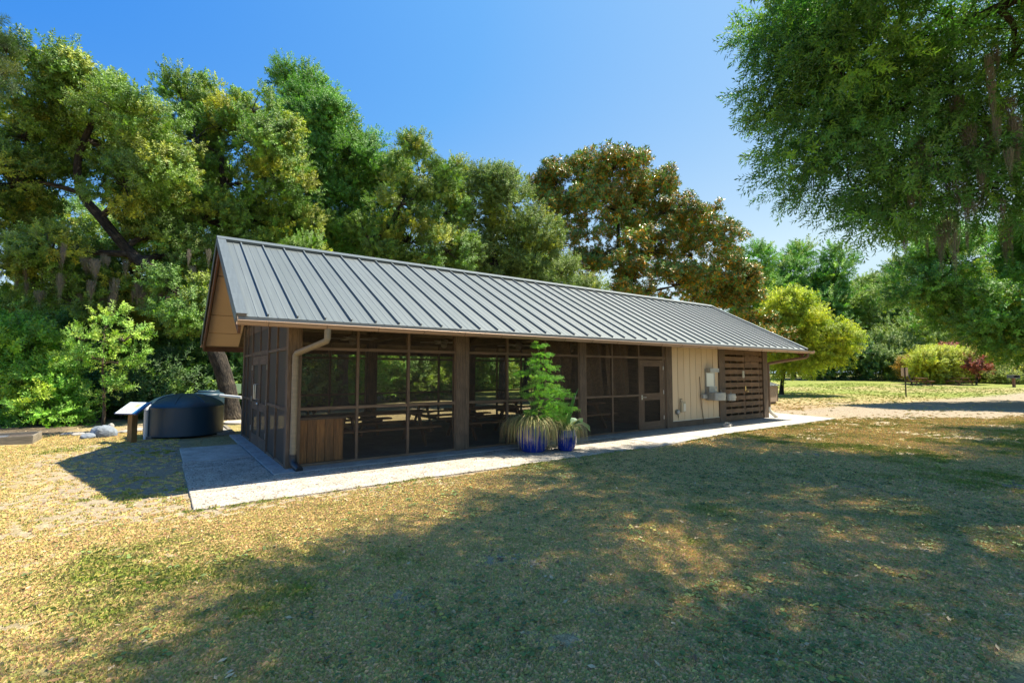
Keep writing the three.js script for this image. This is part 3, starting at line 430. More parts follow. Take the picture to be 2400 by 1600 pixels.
{ // raised timber bed at the left edge
  const t = thing('raised_bed', 'weathered timber raised bed at far left of the lawn', 'planter', [-4.27, 0, -7.19], 0.0), m = wood([0.33, 0.285, 0.22]);
  part('side_board', box(-2.2, 0, -0.08, 0.16, -0.045, 0.0), m, t); part('side_board', box(-2.2, 0, -0.08, 0.16, -1.15, -1.105), m, t); part('end_board', box(-0.045, 0, -0.08, 0.155, -1.102, -0.048), m, t); part('end_board', box(-2.2, -2.155, -0.08, 0.155, -1.102, -0.048), m, t); part('soil', box(-2.154, -0.046, -0.08, 0.10, -1.104, -0.046), std([0.10, 0.075, 0.055], { map: grainT, roughness: 1 }), t);
  part('liner', box(-2.10, -0.55, 0.101, 0.125, -0.85, -0.06), std([0.10, 0.11, 0.13], { roughness: 0.5 }), t);
}
{ // boulder ring round the young tree
  const rock = (name, label, p, sx, sy, sz, seed, mat) => { const g = new THREE.IcosahedronGeometry(1, 3), a = g.attributes.position; for (let i = 0; i < a.count; i++) { const v = V(a.getX(i), a.getY(i), a.getZ(i)); const n = 0.80 + 0.38 * noise(v.x * 1.7 + seed, v.y * 1.7 + v.z * 2.3 + seed) + 0.12 * noise(v.x * 5 + seed, v.z * 5 - v.y * 4); v.multiplyScalar(n); if (v.y < -0.35) v.y = -0.35; a.setXYZ(i, v.x * sx, v.y * sy, v.z * sz); } g.computeVertexNormals(); const o = part(name, g, mat, scene); o.position.set(...p); tag(o, label, 'rock', 'stones round the young tree'); };
  const stone = std([0.24, 0.28, 0.33], { map: rep(concT, 2), roughness: 0.85 }), pale = std([0.46, 0.42, 0.37], { map: rep(concT, 2), roughness: 0.9 });
  rock('boulder', 'large blue-grey boulder in front of the young tree', [-3, 0.06, -7.76], 0.27, 0.24, 0.22, 3, stone);
  rock('flat_stone', 'dark flat stone left of the blue-grey boulder', [-3.28, 0.01, -7.64], 0.17, 0.09, 0.14, 8, stone);
  const R = rng(3), c = [-3.06, 0, -9.1]; const lbl = ['pale edging stone left of the boulder', 'pale edging stone below the dark flat stone', 'pale edging stone in front of the boulder', 'pale edging stone right of the boulder', 'pale edging stone toward the sign post', 'pale edging stone nearest the sign post', 'pale edging stone on the right of the ring'];
  for (let i = 0; i < 7; i++) { const a = 2.75 - i * 0.46; rock('edging_stone', lbl[i], [c[0] + Math.cos(a) * 0.78, -0.01, c[2] + Math.sin(a) * 0.62], 0.15 + R() * 0.05, 0.055, 0.09, 20 + i, pale); }
  rock('round_stone', 'small round pale stone on top beside the tree trunk', [[-3, 0.06, -7.76][0] + 0.14, 0.20, [-3, 0.06, -7.76][2] - 0.22], 0.07, 0.10, 0.07, 41, pale);
}
{ const t = thing('utility_box', 'green utility box on a post behind the tanks', 'utility box', [0.53, -0.04, -12.44]); part('post', box(-0.05, 0.05, -0.1, 0.95, -0.05, 0.05), wood([0.30, 0.36, 0.27]), t); part('cabinet', [obox(0.34, 0.36, 0.2, M4(0.06, 1.10, 0.06))], std([0.34, 0.52, 0.30], { roughness: 0.5 }), t); }
{ const t = thing('well_cover', 'low round concrete cover on the ground behind the pavilion corner', 'cover', [0.36, -0.03, -9.61]); part('ring', lathe([[0.001, 0.08], [0.38, 0.08], [0.42, 0.05], [0.42, -0.1], [0.001, -0.1]], 32), concMat, t); }
{ const t = thing('storage_box', 'small tan shed box with a striped metal lid beyond the gate corner', 'storage box', [26.19, -0.01, -4.23], 0.1); const w = 1.9, d = 1.2, tan = std([0.52, 0.39, 0.27], { map: grainT, roughness: 0.9 });
  part('body', box(-w, 0, 0.10, 0.95, -d, 0), tan, t); part('base', box(-w + 0.08, -0.08, -0.08, 0.10, -d + 0.08, -0.08), darkWood, t); part('corner_trim', box(-0.05, 0.015, 0.10, 0.95, -0.05, 0.015), darkWood, t);
  const lid = part('lid', bar([-w / 2, 0.98, 0.10], [-w / 2, 1.38, -d], w + 0.2, 0.03), roofMats[0], t); for (let k = 0; k < 5; k++) part('lid_seam', bar([-w + 0.02 + k * 0.46, 1.0, 0.105], [-w + 0.02 + k * 0.46, 1.40, -d + 0.005], 0.03, 0.05), seamMat, lid); }
{ const t = thing('post_sign', 'square pale sign on a dark post beside the sand track', 'sign', [39.67, 0.03, -2.17], -0.62); part('post', box(-0.035, 0.035, -0.2, 2.02, -0.02, 0.02), std([0.035, 0.028, 0.022], { roughness: 0.6 }), t); part('sign_panel', box(-0.24, 0.24, 1.42, 2.0, -0.034, -0.022), std([0.58, 0.44, 0.38], { roughness: 0.6 }), t); }
{ const t = thing('park_grill', 'small brown park grill on a post at far right', 'grill', [63.43, 0.32, -0.49], -0.4); part('post', box(-0.10, 0.10, -0.2, 0.85, -0.08, 0.08), std([0.24, 0.10, 0.06], { roughness: 0.8 }), t); part('firebox', [box(-0.45, 0.45, 0.85, 0.90, -0.25, 0.25), box(-0.45, -0.40, 0.903, 1.12, -0.25, 0.25), box(0.40, 0.45, 0.903, 1.12, -0.25, 0.25), box(-0.397, 0.397, 0.903, 1.12, -0.25, -0.22)], std([0.12, 0.11, 0.12], { roughness: 0.6 }), t); part('grate', box(-0.48, 0.48, 1.13, 1.15, -0.2, 0.22), steelDull, t); }
{ const proto = picnicTable(); [[[60.12, 0.41, -6.58], 0.5, 'weathered picnic table on the far lawn near the pale sign'], [[63.87, 0.43, -4.49], 0.9, 'weathered picnic table on the far lawn between the yellow-green shrubs']].forEach(([p, a, label], i) => { const o = i ? proto.clone() : proto; o.name = numbered('lawn_table'); o.position.set(...p); o.rotation.y = a; scene.add(o); tag(o, label, 'table', 'picnic tables on the far lawn'); }); }
{ const t = thing('leaning_board', 'dark leaning board by the pale sign on the far lawn', 'board', [60.53, 0.44, -7.52], 0.4); part('board', [obox(0.62, 1.05, 0.06, M4(0, 0.50, 0, -0.25, 0, -0.22))], std([0.02, 0.022, 0.035], { roughness: 0.5 }), t); part('prop', bar([0, 0, -0.45], [0, 0.8, -0.12], 0.05, 0.05), darkWood, t); }
{ // post and rail fence far behind the lawn
  const a = [66.41, 0.88, -25.51], b = [83.75, 0.88, -13.02], n = 15, m = wood([0.30, 0.28, 0.26]); const t = thing('rail_fence', 'dark post and rail fence along the far edge of lawn', 'fence', [0, 0, 0]);
  const pt = (i) => { const x = lerp(a[0], b[0], i / n), z = lerp(a[2], b[2], i / n); return [x, groundY(x, z), z]; };
  for (let i = 0; i <= n; i++) { const p = pt(i); part('fence_post', box(p[0] - 0.07, p[0] + 0.07, p[1] - 0.2, p[1] + 1.32, p[2] - 0.07, p[2] + 0.07), m, t); if (i < n) { const q = pt(i + 1); for (const h of [0.18, 0.66, 1.16]) part('fence_rail', bar([p[0], p[1] + h, p[2] + 0.09], [q[0], q[1] + h, q[2] + 0.09], 0.035, 0.13), m, t); } }
}

// ---------------------------------------------------------------- leaves
function leafGeo(list) { // list of {p, dir, up, l, w, c}: folded four-point blades with vertex colour
  const P = [], C = [], I = [];
  for (const f of list) {
    const d = f.dir.clone().normalize(), s = d.clone().cross(f.up).normalize(), u = s.clone().cross(d), b = P.length / 3, droop = f.droop ?? 0.12;
    const at = (k, w, h) => { const q = f.p.clone().addScaledVector(d, k * f.l).addScaledVector(s, w * f.w).addScaledVector(u, h * f.l); P.push(q.x, q.y, q.z); C.push(...f.c); };
    at(0, 0, 0); at(0.45, -0.5, 0.06); at(0.5, 0, -0.02); at(0.45, 0.5, 0.06); at(1, 0, -droop);
    I.push(b, b + 2, b + 1, b, b + 3, b + 2, b + 1, b + 2, b + 4, b + 2, b + 3, b + 4);
  }
  const g = new THREE.BufferGeometry(); g.setAttribute('position', new THREE.Float32BufferAttribute(P, 3)); g.setAttribute('color', new THREE.Float32BufferAttribute(C, 3)); g.setIndex(I); const q = g.toNonIndexed(); q.computeVertexNormals(); return q;
}
function sprig(seed, n, len, l, w, o = {}) { // leaves round a short twig along +y
  const R = rng(seed), list = [];
  for (let i = 0; i < n; i++) {
    const t = i / (n - 1 || 1), a = i * 2.4 + R() * 0.8, spread = o.spread ?? 1.0;
    const out = V(Math.cos(a), 0, Math.sin(a)), dir = out.multiplyScalar(spread).add(V(0, lerp(0.25, 0.9, t) * (o.fwd ?? 1), 0)).add(V(R() - 0.5, R() - 0.5, R() - 0.5).multiplyScalar(0.5));
    const k = 0.72 + 0.5 * R(), c = o.color ? o.color(R, i) : [k * (0.9 + 0.25 * R()), k, k * (0.8 + 0.3 * R())];
    list.push({ p: V((R() - 0.5) * 0.05, t * len, (R() - 0.5) * 0.05), dir, up: V(R() - 0.5, 1 + R() * 0.6, R() - 0.5), l: l * (0.75 + 0.45 * R()), w: w * (0.8 + 0.4 * R()), c, droop: o.droop });
  }
  return leafGeo(list);
}
const leafMat = (o = {}) => { const m = new THREE.MeshPhysicalMaterial({ vertexColors: true, side: THREE.DoubleSide, roughness: 0.92, transmission: 0.40, thickness: 0, clearcoat: 0.22, clearcoatRoughness: 0.36, ...o }); return m; };
const glossy = leafMat(), soft = leafMat({ clearcoat: 0.12, clearcoatRoughness: 0.5, transmission: 0.38 }), waxy = leafMat({ clearcoat: 0.6, clearcoatRoughness: 0.28, transmission: 0.16 });
const SPRIG = {
  oak: [11, 12, 13].map((s) => sprig(s, 18, 0.28, 0.10, 0.050)),
  fine: [21, 22, 23].map((s) => sprig(s, 20, 0.30, 0.085, 0.044)),
  willow: [31, 32, 33].map((s) => sprig(s, 18, 0.42, 0.115, 0.030, { spread: 0.75, fwd: 1.2 })),
  magnolia: [41, 42, 43].map((s) => sprig(s, 13, 0.22, 0.19, 0.075, { spread: 1.1, color: (R) => R() < 0.5 ? [2.3 + R(), 0.95 + 0.4 * R(), 0.3] : [0.55 + 0.5 * R(), 0.75 + 0.4 * R(), 0.5 + 0.3 * R()] })),
  maple: [51, 52, 53].map((s) => sprig(s, 22, 0.30, 0.085, 0.040, { droop: 0.3 })),
  far: [61, 62].map((s) => sprig(s, 20, 0.85, 0.26, 0.13)),
  shrub: [71, 72, 73].map((s) => sprig(s, 18, 0.30, 0.10, 0.048)),
  pine: [81, 82].map((s) => sprig(s, 40, 0.30, 0.20, 0.008, { spread: 1.2 })),
};
function foliage(parent, name, kind, mat, items, R) { // items: [x,y,z, dirx,diry,dirz, scale, r,g,b]
  const geos = [SPRIG[kind][Math.floor(R() * SPRIG[kind].length)]], sets = [items];
  const m = new THREE.Matrix4(), q = new THREE.Quaternion(), q2 = new THREE.Quaternion(), Y = V(0, 1, 0), d = V(0, 0, 0);
  sets.forEach((s, k) => { if (!s.length) return; const im = new THREE.InstancedMesh(geos[k], mat, s.length); im.name = name; im.userData.kind = 'stuff'; const col = new THREE.Color();
    s.forEach((it, i) => { d.set(it[3], it[4], it[5]).normalize(); q.setFromUnitVectors(Y, d).multiply(q2.setFromAxisAngle(Y, R() * 6.28)); m.compose(V(it[0], it[1], it[2]), q, V(it[6], it[6], it[6])); im.setMatrixAt(i, m); im.setColorAt(i, col.setRGB(it[7] * 1.34, it[8] * 1.7, it[9] * 1.3)); });
    show(im); parent.add(im); });
}
// crown volumes -> clumps of sprigs; returns clump centres for the twigs
function crown(parent, blobs, o, R) {
  const items = [], subs = [];
  blobs.forEach(([x, y, z, r], bi) => {
    const n = Math.max(4, Math.round(1.9 * (o.clumps ?? 10) * (0.7 + 0.6 * R()) * Math.pow(r / 1.3, 1.4)));
    for (let k = 0; k < n; k++) {
      const d = V(R() * 2 - 1, R() * 2 - 1 + 0.15, R() * 2 - 1).normalize(), rr = r * (0.45 + 0.62 * Math.sqrt(R())), cr = (o.clumpR ?? 0.42) * (0.6 + 0.8 * R());
      const c = V(x + d.x * rr, y + d.y * rr * (o.flat ?? 0.85), z + d.z * rr), tint = o.tint(R, bi), subScale = 0.85 + 0.35 * R(); subs.push([c, bi]);
      const m = Math.round(1.35 * (o.per ?? 26) * (0.6 + 0.8 * R()));
      for (let i = 0; i < m; i++) {
        const e = V(R() * 2 - 1, R() * 2 - 1, R() * 2 - 1); if (e.lengthSq() > 1) e.multiplyScalar(0.7);
        const q = e.clone().multiplyScalar(cr); const ls = subScale; q.y *= 0.7; const dir = e.multiplyScalar(0.9).add(d.clone().multiplyScalar(0.5)).add(V((R() - 0.5), (R() - 0.5) + (o.lift ?? 0.35), (R() - 0.5)));
        const v = 0.78 + 0.44 * R(); items.push([c.x + q.x, c.y + q.y, c.z + q.z, dir.x, dir.y, dir.z, (o.size ?? 1) * ls * (0.75 + 0.55 * R()), tint[0] * v, tint[1] * v, tint[2] * v]);
      }
    }
  });
  foliage(parent, 'crown', o.kind, o.mat ?? glossy, items, R); return subs;
}
function bend(a, b, k, R, n = 6) { const m = a.clone().lerp(b, 0.5).add(V((R() - 0.5) * k, (R() - 0.3) * k, (R() - 0.5) * k)); return curve([a, m, b], n); }
function branches(parent, trunkPts, trunkR, blobs, subs, R, mat, o = {}) {
  const tr = curve(trunkPts, Math.max(10, trunkPts.length * 4)), n = tr.length; const rad = tr.map((_, i) => lerp(trunkR, trunkR * (o.tip ?? 0.3), Math.pow(i / (n - 1), 0.8)) * (1 + 0.35 * Math.exp(-i * 1.2)) * (0.94 + 0.12 * R()));
  part('trunk', tube(tr, rad, 14), mat, parent);
  const nodes = tr.map((p, i) => ({ p, r: rad[i], t: i / n, d: 0 })).filter((q) => q.t > (o.from ?? 0.35)), geos = [];
  const order = blobs.map((b, i) => ({ c: V(b[0], b[1], b[2]), i })).sort((A, B) => Math.min(...nodes.map((q) => q.p.distanceTo(A.c))) - Math.min(...nodes.map((q) => q.p.distanceTo(B.c))));
  const centre = [];
  for (const { c, i } of order) {
    let best = null, bd = 1e9; for (const q of nodes) { const dd = q.p.distanceTo(c) * (1 + 0.12 * q.d) + (q.p.y > c.y ? (q.p.y - c.y) * 0.8 : 0); if (dd < bd) { bd = dd; best = q; } }
    const r0 = Math.min(best.r * 0.72, trunkR * 0.5), pts = bend(best.p, c, best.p.distanceTo(c) * 0.28, R, 8), rr = pts.map((_, k) => lerp(r0, Math.max(0.018, r0 * 0.38), k / (pts.length - 1)));
    geos.push(tube(pts, rr, 7, false)); pts.forEach((p, k) => { if (k > 2) nodes.push({ p, r: rr[k], t: 1, d: best.d + 1 }); }); centre[i] = { c, r: rr[rr.length - 1] };
  }
  for (const [c, bi] of subs) { const s = centre[bi]; const pts = bend(s.c, c, s.c.distanceTo(c) * 0.35, R, 4); geos.push(tube(pts, pts.map((_, k) => lerp(Math.min(0.03, s.r), 0.006, k / 4)), 4, false)); }
  if (geos.length) part('branches', geos, mat, parent);
}
const mossMat = std([0.20, 0.175, 0.14], { side: THREE.DoubleSide, roughness: 1 });
const mossGeo = [1, 2].map((seed) => { const R = rng(seed * 91), P = [], I = []; // a tangled beard: many fine wavy threads, longest at the middle
  for (let i = 0; i < 150; i++) { const a = R() * 6.28, r0 = 0.13 * Math.sqrt(R()), l = (0.25 + 0.75 * R() * R()) * (1.05 - r0 * 4), w = 0.0016 + 0.0022 * R(), n = 9, ax = R() * 6.28, b = P.length / 3, f = 5 + 9 * R(), ph = R() * 6.28; let y = -0.35 * R() * (1 - l);
    for (let k = 0; k <= n; k++) { const t = k / n, ww = w * (1 - t * 0.7), q = r0 * (1 - 0.55 * t), x = Math.cos(a) * q + 0.022 * Math.sin(f * t + ph) * (0.3 + t), z = Math.sin(a) * q + 0.022 * Math.cos(f * t * 0.8 + ph) * (0.3 + t); P.push(x - Math.cos(ax) * ww, y - t * l, z - Math.sin(ax) * ww, x + Math.cos(ax) * ww, y - t * l, z + Math.sin(ax) * ww); }
    for (let k = 0; k < n; k++) { const q = b + k * 2; I.push(q, q + 1, q + 2, q + 1, q + 3, q + 2); } }
  const g = new THREE.BufferGeometry(); g.setAttribute('position', new THREE.Float32BufferAttribute(P, 3)); g.setIndex(I); g.computeVertexNormals(); return g; });
function moss(parent, spots, R) { // [x,y,z,length,width]
  mossGeo.forEach((geo, k) => { const s = spots.filter((_, i) => i % 2 === k); if (!s.length) return; const im = new THREE.InstancedMesh(geo, mossMat, s.length); im.name = 'spanish_moss'; im.userData.kind = 'stuff'; const m = new THREE.Matrix4(), q = new THREE.Quaternion(), c = new THREE.Color(); s.forEach(([x, y, z, l, w], i) => { m.compose(V(x, y, z), q.setFromAxisAngle(V(0, 1, 0), R() * 6.28), V(w, l, w)); im.setMatrixAt(i, m); const v = 0.7 + 0.5 * R(); im.setColorAt(i, c.setRGB(v, v * (0.92 + 0.1 * R()), v * 0.9)); }); show(im); parent.add(im); });
}

// ---------------------------------------------------------------- potted plants by the front screens
{
  const glaze = phy([0.010, 0.028, 0.26], { roughness: 0.25, clearcoat: 1, clearcoatRoughness: 0.06 }), soil = std([0.06, 0.045, 0.03], { roughness: 1, map: grainT });
  const R = rng(404);
  const blades = (n, r, y, len, wide) => { const P = [], C = [], I = []; for (let i = 0; i < n; i++) { const a = R() * 6.28, o = r * 0.75 * Math.sqrt(R()), l = len * (0.6 + 0.55 * R()), w = wide * (0.6 + 0.7 * R()), el = 0.75 + 0.65 * R(), N = 8, b = P.length / 3; let x = Math.cos(a) * o, z = Math.sin(a) * o, yy = y, th = el; const sx = -Math.sin(a), sz = Math.cos(a), dry = R() < 0.45 ? 1 : 0, tw = (R() - 0.5) * 0.5;
    for (let k = 0; k <= N; k++) { const t = k / N, ww = w * (1 - t * t * 0.9); P.push(x - sx * ww, yy, z - sz * ww, x + sx * ww, yy, z + sz * ww); const m = dry * smooth(0.15, 0.8, t) + (1 - dry) * 0.25 * t; const c = mix3([0.26, 0.30, 0.075], [0.66, 0.47, 0.19], m); C.push(...c, ...c); const st = l / N; x += (Math.cos(a + tw * t) * Math.cos(th)) * st; z += (Math.sin(a + tw * t) * Math.cos(th)) * st; yy += Math.sin(th) * st; th = Math.max(-1.52, th - (0.42 + 0.12 * R()) * (8 / N)); }
    for (let k = 0; k < N; k++) { const q = b + k * 2; I.push(q, q + 1, q + 2, q + 1, q + 3, q + 2); } }
    const g = new THREE.BufferGeometry(); g.setAttribute('position', new THREE.Float32BufferAttribute(P, 3)); g.setAttribute('color', new THREE.Float32BufferAttribute(C, 3)); g.setIndex(I); g.computeVertexNormals(); return g; };
  const bladeMat = new THREE.MeshPhysicalMaterial({ vertexColors: true, side: THREE.DoubleSide, roughness: 0.9, transmission: 0.2, clearcoat: 0.2, clearcoatRoughness: 0.4 });
  const pot = (parent, r, h) => { const p = part('pot', lathe([[0.001, 0], [r * 0.62, 0], [r * 0.70, 0.02], [r * 0.92, h * 0.32], [r, h * 0.58], [r * 0.96, h * 0.82], [r * 0.86, h * 0.94], [r * 0.90, h * 0.97], [r * 0.90, h], [r * 0.80, h], [r * 0.78, h * 0.9], [0.001, h * 0.9]], 56), glaze, parent); part('soil', new THREE.CircleGeometry(r * 0.78, 32).rotateX(-Math.PI / 2).translate(0, h * 0.915, 0), soil, p); return p; };
  const a = thing('potted_maple', 'large blue glazed pot with tall feathery green maple and drooping sedge', 'potted plant', [4.77, -0.01, 0.93]); pot(a, 0.37, 0.58);
  const sedge = part('sedge', blades(640, 0.34, 0.53, 0.92, 0.0062), bladeMat, a); sedge.userData.kind = 'stuff';
  // stems and tiers of leaves
  const stems = [], items = [];
  const tiers = [[0.0, 2.30, 0.10, 0.0], [0.05, 2.12, 0.17, 0.03], [-0.05, 1.97, 0.20, -0.02], [0.10, 1.84, 0.26, 0.06], [-0.20, 1.72, 0.34, -0.05], [0.12, 1.62, 0.30, 0.1], [0.02, 1.46, 0.38, 0.05], [0.22, 1.34, 0.30, 0.12], [-0.06, 1.26, 0.30, -0.05], [0.46, 1.27, 0.24, 0.1], [0.10, 1.12, 0.38, 0.1], [0.34, 1.00, 0.30, 0.12], [0.62, 0.93, 0.22, 0.15], [0.06, 0.92, 0.34, 0.05], [0.28, 0.80, 0.28, 0.1]];
  for (const [dx, y, r, dz] of tiers) { const n = Math.round(22 + 290 * r * r); stems.push(tube(curve([[dx * 0.2, 0.5, dz * 0.2], [dx * 0.5, y * 0.72, dz * 0.5 + 0.1], [dx, y, dz + 0.22]], 8), [0.016, 0.015, 0.014, 0.013, 0.012, 0.01, 0.008, 0.006, 0.004], 5));
    for (let i = 0; i < n; i++) { const an = R() * 6.28, q = Math.sqrt(R()) * r, k = 0.85 + 0.3 * R(), c = mix3([0.125, 0.26, 0.02], [0.36, 0.38, 0.045], 0.55 * R() * R()); items.push([dx + Math.cos(an) * q * 1.05, y + (R() - 0.5) * 0.10 - q * 0.22, dz + 0.22 + Math.sin(an) * q * 0.9, Math.cos(an), -0.12 + 0.5 * (R() - 0.5), Math.sin(an), 0.38 * (0.7 + 0.6 * R()), c[0] * k, c[1] * k, c[2] * k]); } }
  part('stem', stems, std([0.10, 0.12, 0.05], { roughness: 0.8 }), a); foliage(a, 'leaves', 'maple', soft, items, R);
  const b = thing('potted_canna', 'smaller blue glazed pot with broad upright leaves and trailing sedge', 'potted plant', [5.42, -0.01, 1.27]); pot(b, 0.235, 0.46);
  const s2 = part('sedge', blades(270, 0.20, 0.42, 0.70, 0.0058), bladeMat, b); s2.userData.kind = 'stuff';
  const big = (az, tilt, y, l, w, c, curl) => { const P = [], I = [], N = 10; const A = V(Math.cos(az), 0, Math.sin(az)), S = V(-Math.sin(az), 0, Math.cos(az)); let x = V(A.x * 0.05, y, A.z * 0.05), th = tilt; for (let k = 0; k <= N; k++) { const t = k / N, ww = w * Math.pow(Math.sin(Math.PI * Math.min(0.985, 0.05 + t * 0.95)), 0.8) * (t < 0.14 ? t / 0.14 * 0.5 + 0.1 : 1); const up = A.clone().multiplyScalar(-Math.sin(th)).add(V(0, Math.cos(th), 0)); for (const u of [-1, -0.5, 0, 0.5, 1]) { const p = x.clone().addScaledVector(S, u * ww * 0.92).addScaledVector(up, Math.abs(u) * ww * 0.35 + 0.012 * Math.sin(t * 22 + u * 3) * Math.abs(u)); P.push(p.x, p.y, p.z); } const st = l / N; x = x.clone().addScaledVector(A, Math.cos(th) * st).add(V(0, Math.sin(th) * st, 0)); th -= curl / N; }
    for (let k = 0; k < N; k++) for (let j = 0; j < 4; j++) { const q = k * 5 + j; I.push(q, q + 5, q + 1, q + 1, q + 5, q + 6); } const g = new THREE.BufferGeometry(); g.setAttribute('position', new THREE.Float32BufferAttribute(P, 3)); g.setIndex(I); g.computeVertexNormals(); part('leaf', g, phy(c, { side: THREE.DoubleSide, roughness: 0.9, transmission: 0.32, clearcoat: 0.35, clearcoatRoughness: 0.3 }), b); };
  const g1 = [0.075, 0.19, 0.035], g2 = [0.15, 0.27, 0.03], g3 = [0.06, 0.16, 0.06], g4 = [0.27, 0.30, 0.035];
  big(0.3, 1.42, 0.42, 0.95, 0.105, g1, 0.25); big(2.8, 1.25, 0.42, 0.70, 0.095, g2, 0.3); big(1.9, 1.3, 0.42, 0.52, 0.06, g1, 0.5); big(-0.6, 1.15, 0.42, 0.52, 0.055, g2, 0.4); big(0.9, 0.95, 0.44, 0.42, 0.05, g4, 0.5); big(3.4, 1.0, 0.42, 0.45, 0.06, g1, 0.9); big(-0.3, 0.9, 0.42, 0.74, 0.17, g3, 1.6); big(0.2, 0.75, 0.44, 0.66, 0.15, g3, 1.9); big(-1.2, 1.2, 0.42, 0.50, 0.07, g1, 0.7); big(1.3, 0.6, 0.45, 0.36, 0.07, g2, 1.2);
}

